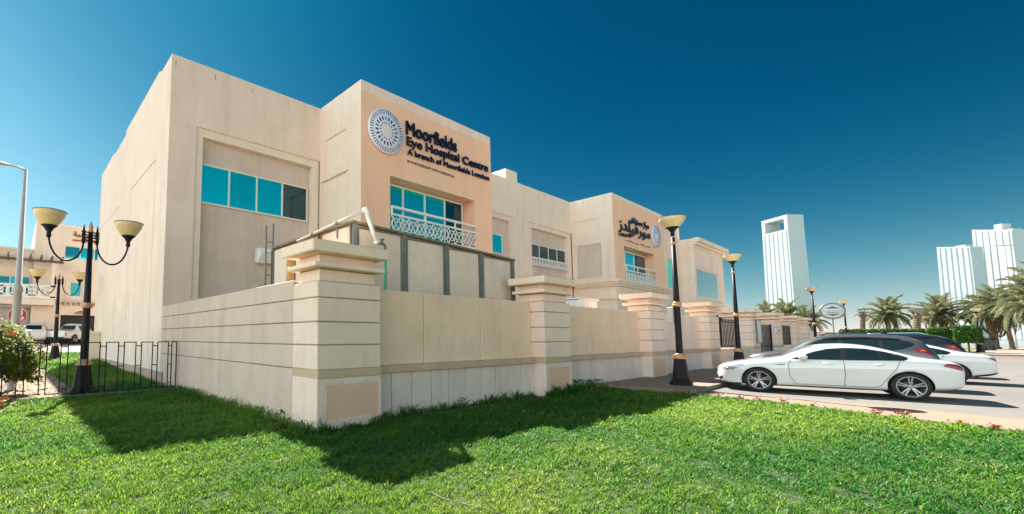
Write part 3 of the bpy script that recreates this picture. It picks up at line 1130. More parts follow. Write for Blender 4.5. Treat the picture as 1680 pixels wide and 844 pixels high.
mb.tube([(6.33, 7.3, 3.40), (6.335, 7.3, 3.0), (6.33, 7.31, 2.2), (6.36, 7.32, 1.0), (6.5, 7.33, .06)], .032, 8)
mb.build('hose', HOSE, TP)

# ladder
LD = thing('ladder', 'grey steel ladder standing against the first bay behind the wall', 'ladder', (6.05, 12.6, 0))
for x in (0, .24):
    mb = MB()
    mb.box(x - .022, x + .022, -.022, .022, 0, 5.15 if x else 5.05)
    mb.build('rail', STEEL, LD)
rung = None
for k in range(13):
    z = .4 + k * .345
    if rung is None:
        mb = MB()
        mb.tube([(.02, 0, 0), (.22, 0, 0)], .016, 6)
        rung = mb.build('rung', STEEL, LD, (0, 0, z))
    else:
        inst(rung, LD, (0, 0, z))
mb = MB()
mb.box(.3, .75, .0, .05, 3.78, 3.86)
mb.build('bracket', BROWNST, LD)
PB = MB()
PB.box(5.02, 5.14, 9.2, 9.34, 0, 3.62)
tag(PB.build('timber_post', mat('ochre_paint', (.50, .28, .08), .7, var=.15)), 'ochre painted post standing just behind the first pier', 'post')

# ------------------------------------------------------------------ railing of the side garden
RF = thing('garden_railing', 'black meander pattern railing across the side lawn in front of the double lamp', 'fence', (0, 14.36, 0))
xs_l = [(3.93, 4.05 + .18)]
loops = [(-0.60, -.30), (-.11, .17), (.32, .63), (.77, 1.07), (1.23, 1.53), (1.68, 1.97), (2.12, 2.42), (2.57, 2.87), (3.02, 3.32), (3.46, 3.76)]
loops.append((3.86, 4.0))
mb = None
for k, (a, b) in enumerate(loops):
    mb = MB()
    r = .013
    z0, z1 = .10 + .012 * math.sin(k), 1.46
    mb.box(a - r, a + r, -r, r, z0, z1)
    mb.box(b - r, b + r, -r, r, z0, z1)
    mb.box(a + r, b - r, -r, r, z1 - 2 * r, z1)
    mb.box(a + r, b - r, -r, r, z0, z0 + 2 * r)
    mb.build('loop', BLACK, RF)
    if k + 1 < len(loops):
        c = loops[k + 1][0]
        mb = MB()
        for z in (.24, .78, 1.34):
            mb.box(b + r, c - r, -r, r, z - r, z + r)
        mb.build('link', BLACK, RF)
for x in (.02, 1.38, 2.72, 3.98):
    mb = MB()
    mb.box(x - .016, x + .016, -.016, .016, -.05, .1)
    mb.build('foot', BLACK, RF)

# ------------------------------------------------------------------ street lamps
BOWL = mat('cream_lamp_glass', (0.88, 0.66, 0.33), 0.35, var=0.06, scale=6, spec=0.5)
_b = BOWL.node_tree.nodes['Principled BSDF']
_b.inputs['Transmission Weight'].default_value = 0.12
_b.inputs['Subsurface Weight'].default_value = 0.0
RIM = mat('lamp_rim', (0.10, 0.085, 0.07), 0.5)


def lamp_bowl(parent, c, r, h):
    """open cone of cream glass on a black cup; translucent, sun shines through it"""
    mb = MB()
    prof = [(r * .42, 0), (r * .66, h * .30), (r * .86, h * .62), (r, h * .97), (r * .97, h), (r * .83, h * .66), (r * .62, h * .34), (r * .38, .03)]
    mb.lathe(prof, c, 26)
    bw = mb.build('lamp_bowl', BOWL, parent)
    mb = MB()
    mb.lathe([(r * .975, h * .965), (r * 1.025, h * .975), (r * 1.03, h * 1.005), (r * .98, h * 1.015)], c, 26, closed=True)
    mb.lathe([(.001, h * 1.02), (r * .5, h * 1.01), (r * .98, h * .99)], c, 26)
    mb.build('lamp_rim', RIM, bw)
    mb = MB()
    mb.lathe([(.05, -h * .75), (r * .16, -h * .60), (r * .13, -h * .40), (r * .3, -h * .12), (r * .50, .02), (r * .45, .04), (.001, .05)], c, 18)
    mb.build('lamp_cup', BLACK, parent)


def pedestal(t, s=1.0, top=4.6, rt=.055):
    mb = MB()
    mb.lathe([(.30 * s, 0), (.30 * s, .10), (.255 * s, .13), (.255 * s, .17), (.225 * s, .20), (.16 * s, .78), (.165 * s, .80)], n=8, smooth=False, n_rot=PI / 8)
    mb.build('pedestal', BLACK, t)
    mb = MB()
    mb.lathe([(.19 * s, .80), (.20 * s, .84), (.17 * s, .87), (.155 * s, .93), (.10 * s, .97)], n=14)
    mb.build('collar', GOLD, t)
    mb = MB()
    mb.lathe([(.095 * s, .965), (.085 * s, 2.5), (rt, top), (.001, top)], n=14)
    mb.build('post', BLACK, t)
    mb = MB()
    mb.lathe([(.095 * s, 2.42), (.125 * s, 2.44), (.125 * s, 2.50), (.10 * s, 2.52), (.12 * s, 2.54), (.085 * s, 2.58)], n=14)
    mb.build('ring', GOLD, t)


def single_lamp(loc, label, h=5.3, r=.36, group='single bowl lamps along the roadside walk'):
    t = thing('street_lamp', label, 'street lamp', loc, random.uniform(0, 1), group)
    pedestal(t, 1.0, h - .62)
    mb = MB()
    mb.lathe([(.055, h - .86), (.07, h - .85), (.07, h - .78), (.055, h - .76)], n=12)
    mb.build('ring', GOLD, t)
    lamp_bowl(t, (0, 0, h - .32), r, .34)
    return t


L1 = single_lamp((16.35, 4.9, .12), 'tall black lamp with cream bowl on the walk beside the nose of the white saloon', h=5.25, r=.38)
mb = MB()
mb.box(-.02, .30, .10, .14, 1.92, 2.42, bev=.01)
sb = mb.build('sign_plate', mat('grey_sign_back', (.25, .25, .26), .5, metal=.3), L1)
for x, lab in ((26.3, 'black lamp with cream bowl standing before the first iron railing past the wall'), (48.7, 'black lamp with cream bowl left of the round sign above the cars'),
               (69.3, 'small distant black lamp with cream bowl right of the round sign')):
    single_lamp((x, 5.55, .12), lab, h=5.3)
single_lamp((77, -3.0, .06), 'lamp with cream bowl in front of the box clipped tree', h=4.4)
single_lamp((100, 5.2, .06), 'far thin lamp left of the round crowned palm', h=4.0)
single_lamp((100, .35, .06), 'far thin lamp beside the twin palms behind the hedge', h=4.4)


def double_lamp(loc, label, h=5.0, rz=0.0):
    t = thing('double_lamp', label, 'street lamp', loc, rz, 'double armed bowl lamps on the side lawn')
    pedestal(t, 1.15, h - .35, .06)
    mb = MB()
    mb.lathe([(.062, h - .36), (.08, h - .34), (.05, h - .3), (.062, h - .24), (.06, h - .18), (.015, h - .06), (.001, h)], n=12)
    mb.build('finial', GOLD, t)
    for sgn in (-1, 1):
        mb = MB()
        pts = []
        x0, zt = .17 * sgn, h - .62
        for k in range(15):
            a = PI * k / 14
            cx, rx, rz_ = .17 + .415, .415, .66
            pts.append((sgn * (cx - rx * math.cos(a)), 0, zt - .02 - rz_ * math.sin(a) + .10 * k / 14))
        mb.tube([(x0, 0, h - .22), (x0, 0, h - .4)] + pts, .026, 8)
        mb.build('arm', BLACK, t)
        mb = MB()
        mb.tube([(x0, 0, h - .7), (x0, 0, h - .32)], .045, 8)
        mb.lathe([(.035, h - .32), (.001, h - .12)], (x0, 0, 0), 8)
        for z in (h - .62, h - .54, h - .46, h - .38):
            mb.box(min(0, x0), max(0, x0), -.02, .02, z, z + .03)
            mb.lathe([(.06, z), (.066, z + .015), (.06, z + .03)], (x0, 0, 0), 8)
        mb.build('bracket', BLACK, t)
        lamp_bowl(t, (sgn * 1.0, 0, h - .34), .40, .42)
    return t


double_lamp((1.68, 15.05, 0), 'nearest black lamp with two curved arms and cream bowls behind the railing', 5.0, .06)
double_lamp((2.0, 30.6, gz(2, 30.6)), 'further black lamp with two cream bowls in front of the far villa', 4.95, .02)

# tall grey road-light column at the left
t = thing('road_light', 'tall grey road light column at the left with its arm leaving the picture', 'street lamp', (0.10, 17.0, .03))
mb = MB()
mb.lathe([(.17, 0), (.17, .02), (.115, .05), (.11, 2.9), (.13, 2.92), (.13, 3.1), (.085, 3.14), (.05, 6.72), (.001, 6.74)], n=14)
mb.build('column', POLE, t)
mb = MB()
mb.tube([(.02, 0, 6.68), (-.18, 0, 6.74), (-.45, 0, 6.76)], [.035, .032, .03], 8)
mb.build('arm', POLE, t)
mb = MB()
mb.lathe([(.001, -.02), (.05, 0), (.095, .25), (.10, .5), (.07, .8), (.001, .84)], (-.2, 0, 6.73), 12, axis='x')
for k in range(len(mb.v)):
    x, y, z = mb.v[k]
    mb.v[k] = (-.4 - (x + .2), y, 6.76 + (z - 6.73) * .55)
mb.build('luminaire', mat('luminaire_shell', (.62, .45, .36), .5), t)
t = thing('road_light', 'slim tall twin arm road light rising behind the right hand palms', 'street lamp', (115, -7.6, 0))
mb = MB()
mb.lathe([(.2, 0), (.15, .4), (.09, 15.1), (.001, 15.12)], n=8)
mb.build('column', POLE, t)
mb = MB()
mb.tube([(-1.1, .95, 15.2), (0, 0, 15.1), (1.1, -.95, 15.2)], .08, 6)
mb.build('arm', POLE, t)

# ------------------------------------------------------------------ vehicles
WPAINT = mat('white_car_paint', (0.66, 0.66, 0.655), 0.2, spec=0.5, coat=1.0)
GPAINT = mat('grey_car_paint', (0.085, 0.085, 0.09), 0.3, metal=0.3, coat=1.0)
KPAINT = mat('black_car_paint', (0.012, 0.012, 0.015), 0.25, coat=1.0)
RUBBER = mat('tyre_rubber', (0.014, 0.014, 0.015), 0.75, var=0.1)
ALLOY = mat('alloy', (0.34, 0.34, 0.36), 0.28, metal=0.6)
RIMDK = mat('rim_shadow', (0.006, 0.006, 0.007), 0.6)
DISCM = mat('brake_disc', (0.06, 0.055, 0.05), 0.4, metal=0.8)
GLASS = mat('car_glass', (0.010, 0.018, 0.020), 0.03, spec=0.45)
SCREENG = mat('windscreen_glass', (0.20, 0.23, 0.23), 0.05, metal=0.35, spec=0.9)
TRIM = mat('black_trim', (0.012, 0.012, 0.013), 0.4)
CHROME = mat('chrome', (0.8, 0.8, 0.82), 0.12, metal=1.0)
LAMPR = mat('tail_lamp', (0.26, 0.008, 0.010), 0.12, coat=1.0)
LAMPW = mat('head_lamp', (0.45, 0.46, 0.48), 0.08, metal=0.5, coat=1.0)
ORANGE = mat('lamp_orange', (0.6, 0.14, 0.02), 0.15, coat=1.0)
PLATE = mat('plate_white', (0.7, 0.7, 0.68), 0.5)
GAP = mat('panel_gap', (0.10, 0.10, 0.10), 0.8)


def car_shell(st, paint, axles, rw, hw, sub=2):
    """closed body lofted through stations (x, z bottom, z belt, z top, half width); wheel wells cut out"""
    N = 10
    rows = []
    for x, zb, zs, zt, w in st:
        h = max(zt - zs, 0.015)
        tum = 0.30 * max(h - .1, 0)
        pts = [(0, zb), (w * .72, zb), (w * .94, zb + (zs - zb) * .10), (w * .972, zb + (zs - zb) * .42), (w, zb + (zs - zb) * .76), (w * .975, zs - .005),
               (w * .955 - .05 * min(h, .3), zs + .16 * h), (w * .90 - .08 * min(h, .3) / .3 - tum * .8, zs + .86 * h), (w * .55 - tum * .45, zs + .975 * h), (0, zt)]
        rows.append([(x, y, z) for y, z in pts])
    me = bpy.data.meshes.new('shell')
    bm = bmesh.new()
    Lr, Rr = [], []
    for r in rows:
        L = [bm.verts.new(p) for p in r]
        Rv = [L[0]] + [bm.verts.new((p[0], -p[1], p[2])) for p in r[1:-1]] + [L[-1]]
        Lr.append(L)
        Rr.append(Rv)
    for i in range(len(rows) - 1):
        for k in range(N - 1):
            bm.faces.new((Lr[i][k], Lr[i][k + 1], Lr[i + 1][k + 1], Lr[i + 1][k]))
            bm.faces.new((Rr[i][k + 1], Rr[i][k], Rr[i + 1][k], Rr[i + 1][k + 1]))
    for i in (0, -1):
        for k in range(N - 1):
            a, b, c, d = Lr[i][k], Lr[i][k + 1], Rr[i][k + 1], Rr[i][k]
            vs = [a, b, c, d]
            u = []
            for q in vs:
                if q not in u:
                    u.append(q)
            if i == 0:
                u.reverse()
            bm.faces.new(u)
    cr = bm.edges.layers.float.new('crease_edge')
    for i in range(2, len(rows) - 2):
        for S in (Lr, Rr):
            for k, v in ((4, .75), (2, .5), (6, .35)):
                e = bm.edges.get((S[i][k], S[i + 1][k]))
                if e:
                    e[cr] = v
    bmesh.ops.recalc_face_normals(bm, faces=bm.faces)
    bm.to_mesh(me)
    bm.free()
    o = bpy.data.objects.new('shell', me)
    COL.objects.link(o)
    o.modifiers.new('s', 'SUBSURF').levels = sub
    cut = bpy.data.meshes.new('cut')
    m2 = MB()
    for ax in axles:
        for sg in (-1, 1):
            m2.tube([(ax, sg * (hw - .33), rw * .98), (ax, sg * (hw + .3), rw * .98)], rw * 1.13, 28, smooth=False)
    cut.from_pydata(m2.v, [], m2.f)
    co = bpy.data.objects.new('cut', cut)
    COL.objects.link(co)
    bo = o.modifiers.new('b', 'BOOLEAN')
    bo.object = co
    bo.operation = 'DIFFERENCE'
    bo.solver = 'EXACT'
    dg = bpy.context.evaluated_depsgraph_get()
    res = bpy.data.meshes.new_from_object(o.evaluated_get(dg))
    bpy.data.objects.remove(o)
    bpy.data.objects.remove(co)
    res.materials.clear()
    res.materials.append(paint)
    res.materials.append(TRIM)
    for p in res.polygons:
        c = p.center
        p.use_smooth = True
        for ax in axles:
            dd = math.hypot(c.x - ax, c.z - rw * .98)
            if dd < rw * 1.135 and abs(c.y) > hw - .36 and dd > 0 and (abs(p.normal.y) < .35 and dd > rw * 1.10 or abs(abs(c.y) - (hw - .33)) < .01):
                p.material_index = 1
                p.use_smooth = False
        if c.z < min(s[1] for s in st) + .05 and p.normal.z < -.6:
            p.material_index = 1
    return res


class Skin:
    """cuts panels that follow the body: a flat outline is cast onto the shell and lifted a few millimetres"""

    def __init__(s, me):
        bm = bmesh.new()
        bm.from_mesh(me)
        s.t = BVHTree.FromBMesh(bm)
        bm.free()

    def panel(s, outline, o, U, V, D, eps=.004, cell=.05, far=3.0):
        o, U, V, D = map(Vector, (o, U, V, D))
        D = D.normalized()
        pts = []
        for (a, b) in zip(outline, outline[1:] + outline[:1]):
            a, b = Vector(a), Vector(b)
            n = max(1, int((b - a).length / cell))
            for k in range(n):
                pts.append(a.lerp(b, k / n))
        n0 = len(pts)
        xs_ = [p.x for p in pts]
        ys_ = [p.y for p in pts]

        def inside(q):
            c = False
            for i in range(n0):
                a, b = pts[i], pts[i - 1]
                if (a.y > q.y) != (b.y > q.y) and q.x < (b.x - a.x) * (q.y - a.y) / (b.y - a.y) + a.x:
                    c = not c
            return c
        x = min(xs_) + cell * .5
        allp = list(pts)
        while x < max(xs_):
            y = min(ys_) + cell * .5
            while y < max(ys_):
                q = Vector((x, y))
                if inside(q) and min((q - p).length for p in pts) > cell * .45:
                    allp.append(q)
                y += cell
            x += cell
        vs, _, fs, _, _, _ = geometry.delaunay_2d_cdt(allp, [(i, (i + 1) % n0) for i in range(n0)], [list(range(n0))], 1, 1e-6)
        out = []
        last = None
        for q in vs:
            p = o + U * q.x + V * q.y - D * far
            h = s.t.ray_cast(p, D)
            if h[0] is None:
                h = s.t.find_nearest(o + U * q.x + V * q.y)
            out.append(h[0] + (-D * .5 + h[1] * .5).normalized() * eps)
        return out, [tuple(f) for f in fs]

    def part(s, name, m, parent, outline, o=(0, 0, 0), U=(1, 0, 0), V=(0, 0, 1), D=(0, -1, 0), eps=.004, cell=.05, far=3.0, both=False, thick=0.0):
        res = None
        for sg in ((1, -1) if both else (1,)):
            f = lambda w: (w[0], w[1] * sg, w[2])
            vs, fs = s.panel(outline, f(o), f(U), f(V), f(D), eps, cell, far)
            mb = MB()
            mb.add(vs, fs, 0, True)
            res = mb.build(name, m, parent)
            if thick:
                k = res.modifiers.new('t', 'SOLIDIFY')
                k.thickness = thick
                k.offset = 0
        return res


def strip(a, w):
    """a thin closed outline along a poly-line"""
    l, r = [], []
    for i, p in enumerate(a):
        p = Vector(p)
        t = (Vector(a[min(i + 1, len(a) - 1)]) - Vector(a[max(i - 1, 0)])).normalized()
        n = Vector((-t.y, t.x)) * w / 2
        l.append(tuple(p + n))
        r.append(tuple(p - n))
    return l + r[::-1]


WHEELS = {}


def wheel(parent, x, y, r, style, side):
    """tyre > rim with separate spokes; the open face looks along +/-Y"""
    key = (round(r, 3), style)
    g = side
    w = MB()
    hw = .115
    w.lathe([(r * .70, -hw), (r * .74, -hw), (r * .95, -hw * .98), (r * .995, -hw * .7), (r, -hw * .4), (r, hw * .4), (r * .995, hw * .7), (r * .95, hw * .98), (r * .74, hw), (r * .70, hw), (r * .68, 0)], n=40, axis='y', closed=True)
    t = w.build('wheel', RUBBER, parent, (x, y, r))
    m = MB()
    m.lathe([(r * .735, g * hw * 1.02), (r * .715, g * hw * 1.06), (r * .675, g * hw * .95), (r * .66, g * .02), (r * .66, -g * hw)], n=40, axis='y')
    m.lathe([(.001, g * hw * .62), (r * .09, g * hw * .6), (r * .15, g * hw * .45), (r * .16, g * hw * .1)], n=20, axis='y')
    n = {'double': 5, 'multi': 10, 'six': 6}[style]
    wd = {'double': .085, 'multi': .035, 'six': .12}[style]
    for k in range(n):
        a = 2 * PI * k / n + PI / 2
        prs = [(-.10, -.15), (.10, .15)] if style == 'double' else [(0, 0)] if style == 'six' else [(-.05, -.13), (.05, .13)]
        for s0, s1 in prs:
            a0, a1 = a + s0, a + s1
            q0 = Vector((math.cos(a0 * 1.0 + (s0 * 1.0)), 0, math.sin(a0 + s0))) * r * .11
            q1 = Vector((math.cos(a1), 0, math.sin(a1))) * r * .69
            d = (q1 - q0)
            nn = Vector((-d.z, 0, d.x)).normalized() * r * wd * .5
            y0, y1 = g * hw * .50, g * hw * .92
            z = Vector((0, g * .03, 0))
            A = [q0 - nn * 1.1 + Vector((0, y0, 0)), q0 + nn * 1.1 + Vector((0, y0, 0)), q1 + nn * .9 + Vector((0, y1, 0)), q1 - nn * .9 + Vector((0, y1, 0))]
            B = [p - z for p in A]
            m.add(A + B, [(0, 1, 2, 3), (7, 6, 5, 4), (0, 4, 5, 1), (1, 5, 6, 2), (2, 6, 7, 3), (3, 7, 4, 0)])
    m.build('rim', ALLOY, t)
    m = MB()
    m.lathe([(.001, -g * hw * .15), (r * .66, -g * hw * .15)], n=24, axis='y')
    m.build('wheel_back', RIMDK, t)
    m = MB()
    m.lathe([(r * .2, g * hw * .05), (r * .50, g * hw * .05), (r * .50, -g * hw * .1)], n=24, axis='y')
    m.build('brake_disc', DISCM, t)
    return t


def mirror_part(parent, x, y, z, sg, m):
    mb = MB()
    mb.lathe([(.001, -.10), (.05, -.095), (.078, -.05), (.085, 0), (.07, .06), (.04, .085), (.001, .09)], n=12, axis='y')
    mb.v = [(x + q[0] * 1.25, y + sg * (.12 + q[1] * 1.25), z + q[2] * .95) for q in mb.v]
    mb.build('side_mirror', m, parent)
    mb = MB()
    mb.obox((x - .01, y + sg * .01, z - .05), (.03, 0, 0), (0, .06, .012), (0, 0, .02))
    mb.build('mirror_stalk', TRIM, parent)


def place(t, nose_y, near_x, width, ang=0.0):
    """cars are built nose at x=0 pointing to -x; stand them with the nose towards +Y"""
    t.location = (near_x + width / 2, nose_y, .012)
    t.rotation_euler = (0, 0, R(-90) + ang)


def saloon(label, style='double', L=4.72, paint=None, coupe=False, group=None):
    paint = paint or WPAINT
    k = L / 4.72
    t = thing('parked_car', label, 'car', group='cars parked nose in to the wall walk')
    st = [(0.00, .36, .55, .63, .30), (0.05, .26, .60, .71, .54), (0.20, .20, .68, .79, .735), (0.50, .18, .75, .87, .86), (0.95, .17, .82, .94, .915), (1.32, .17, .87, .985, .92),
          (1.50, .17, .885, 1.04, .92), (1.80, .17, .905, 1.22, .92), (2.15, .17, .92, 1.365, .92), (2.55, .17, .93, 1.425, .915), (3.00, .17, .935, 1.41, .92), (3.40, .18, .95, 1.32, .93),
          (3.75, .19, .965, 1.18, .935), (4.00, .21, .965, 1.08, .93), (4.28, .24, .95, 1.035, .91), (4.52, .27, .92, 1.00, .86), (4.66, .33, .86, .93, .77), (4.72, .42, .76, .82, .66)]
    st = [(x * k, a, b, c, d) for x, a, b, c, d in st]
    ax = (.96 * k, 3.80 * k)
    rw = .345
    me = car_shell(st, paint, ax, rw, .92)
    bd = bpy.data.objects.new('body', me)
    COL.objects.link(bd)
    bd.parent = t
    sk = Skin(me)
    S_ = lambda o: [(x * k, z) for x, z in o]
    P = lambda name, m, o, **kw: sk.part(name, m, bd, S_(o), far=3.0, D=(0, -1, 0), both=True, **kw)
    dlo = [(1.66, .965), (1.90, 1.08), (2.15, 1.185), (2.42, 1.265), (2.75, 1.295), (3.10, 1.28), (3.42, 1.21), (3.68, 1.13), (3.80, 1.075), (3.80, 1.02), (3.72, .985), (2.7, .965)]
    P('window_trim', TRIM, dlo, eps=.003)
    P('front_window', GLASS, [(1.76, .985), (1.95, 1.085), (2.18, 1.17), (2.42, 1.245), (2.64, 1.272), (2.60, .985)], eps=.007)
    P('rear_window', GLASS, [(2.74, .985), (2.78, 1.275), (3.08, 1.262), (3.30, 1.22), (3.36, .995)], eps=.007)
    P('quarter_window', GLASS, [(3.40, 1.0), (3.345, 1.205), (3.6, 1.135), (3.74, 1.07), (3.74, 1.03), (3.68, 1.005)], eps=.007)
    P('door_gap', GAP, strip([(1.66, .955), (1.60, .80), (1.62, .50), (1.72, .29)], .012), eps=.0025, cell=.02)
    P('door_gap', GAP, strip([(2.68, .96), (2.69, .6), (2.66, .29)], .012), eps=.0025, cell=.02)
    P('door_gap', GAP, strip([(3.66, .975), (3.60, .80), (3.42, .52), (3.30, .33), (3.2, .29)], .012), eps=.0025, cell=.02)
    P('sill_line', GAP, strip([(1.72, .285), (3.2, .285)], .010), eps=.0025, cell=.03)
    for hx in (2.38, 3.30):
        mb = MB()
        y = .945
        for sg in (1, -1):
            mb.tube([(hx * k - .10, sg * .925, .865), (hx * k, sg * .945, .87), (hx * k + .10, sg * .925, .868)], [.010, .016, .010], 8)
        mb.build('door_handle', paint, bd)
    P('side_vent', TRIM, [(1.30, .79), (1.52, .80), (1.535, .822), (1.40, .815)], eps=.006, cell=.02)
    # head lamp wraps the front corner; tail lamp wraps the back corner
    dv = .7071
    for sg in (1, -1):
        sk.part('headlight', LAMPW, bd, [(-.08, .01), (.10, .055), (.36, .125), (.54, .14), (.46, .055), (.26, -.035), (.02, -.06), (-.07, -.04)], o=(.18 * k, sg * .70, .655), U=(.85, sg * .30, 0), V=(0, 0, 1), D=(.45, -sg, 0), eps=.006, cell=.03, far=2)
        sk.part('headlight_lens', CHROME, bd, [(.0, .0), (.12, .035), (.24, .06), (.24, .0), (.10, -.035)], o=(.18 * k, sg * .70, .655), U=(.85, sg * .30, 0), V=(0, 0, 1), D=(.45, -sg, 0), eps=.010, cell=.02, far=2)
        sk.part('taillight', LAMPR, bd, [(-.24, .05), (-.16, .10), (.0, .075), (.17, .0), (.20, -.09), (.08, -.07), (-.08, -.02), (-.22, .02)] if not coupe else [(-.05, .04), (.05, .05), (.18, -.03), (.20, -.07), (.06, -.02)], o=(4.56 * k, sg * .80, .84), U=(.95, -sg * .3, 0), V=(0, 0, 1), D=(-.4, -sg, 0), eps=.006, cell=.03, far=2)
    if coupe:
        P('rear_splitter', TRIM, [(4.25, .26), (4.66, .36), (4.70, .42), (4.64, .40), (4.25, .31)], eps=.012, cell=.03)
    # front: kidney grille, intakes
    for sg in (1, -1):
        sk.part('grille', TRIM, bd, [(.05, .0), (.25, .01), (.27, .10), (.24, .15), (.08, .15), (.04, .1)], o=(0, 0, .52), U=(0, sg, 0), V=(0, 0, 1), D=(1, 0, 0), eps=.006, cell=.03, far=2)
        sk.part('grille_surround', CHROME, bd, strip([(.05, .0), (.25, .01), (.275, .10), (.245, .155), (.08, .155), (.035, .1), (.05, .0)], .02), o=(0, 0, .52), U=(0, sg, 0), V=(0, 0, 1), D=(1, 0, 0), eps=.010, cell=.03, far=2)
        sk.part('air_intake', TRIM, bd, [(.42, .02), (.66, .06), (.70, .15), (.58, .13), (.45, .09)], o=(0, 0, .26), U=(0, sg, 0), V=(0, 0, 1), D=(1, -sg * .4, 0), eps=.006, cell=.03, far=2)
    sk.part('lower_grille', TRIM, bd, [(-.34, .0), (.34, .0), (.40, .10), (-.40, .10)], o=(0, 0, .31), U=(0, 1, 0), V=(0, 0, 1), D=(1, 0, 0), eps=.006, cell=.04, far=2)
    mb = MB()
    mb.box(-.006, .03, -.22, .22, .40, .49)
    mb.build('number_plate', PLATE, bd)
    # screens from above
    sk.part('windscreen', SCREENG, bd, [(1.50 * k, -.60), (1.44 * k, 0), (1.50 * k, .60), (2.12 * k, .52), (2.22 * k, 0), (2.12 * k, -.52)], U=(1, 0, 0), V=(0, 1, 0), D=(0, 0, -1), eps=.005, cell=.08)
    sk.part('rear_screen', GLASS, bd, [(3.36 * k, -.48), (3.30 * k, 0), (3.36 * k, .48), (3.93 * k, .58), (3.99 * k, 0), (3.93 * k, -.58)], U=(1, 0, 0), V=(0, 1, 0), D=(0, 0, -1), eps=.005, cell=.08)
    mb = MB()
    for sg in (1, -1):
        mb.tube([(1.42 * k, sg * .1, 1.03), (1.52 * k, sg * .45, 1.075), (1.56 * k, sg * .6, 1.07)], .008, 5)
    mb.build('wiper', TRIM, bd)
    for sg in (1, -1):
        mirror_part(bd, 1.90 * k, sg * .90, 1.035, sg, paint)
        for a in ax:
            wheel(t, a, sg * .80, rw, style, sg)
    return t


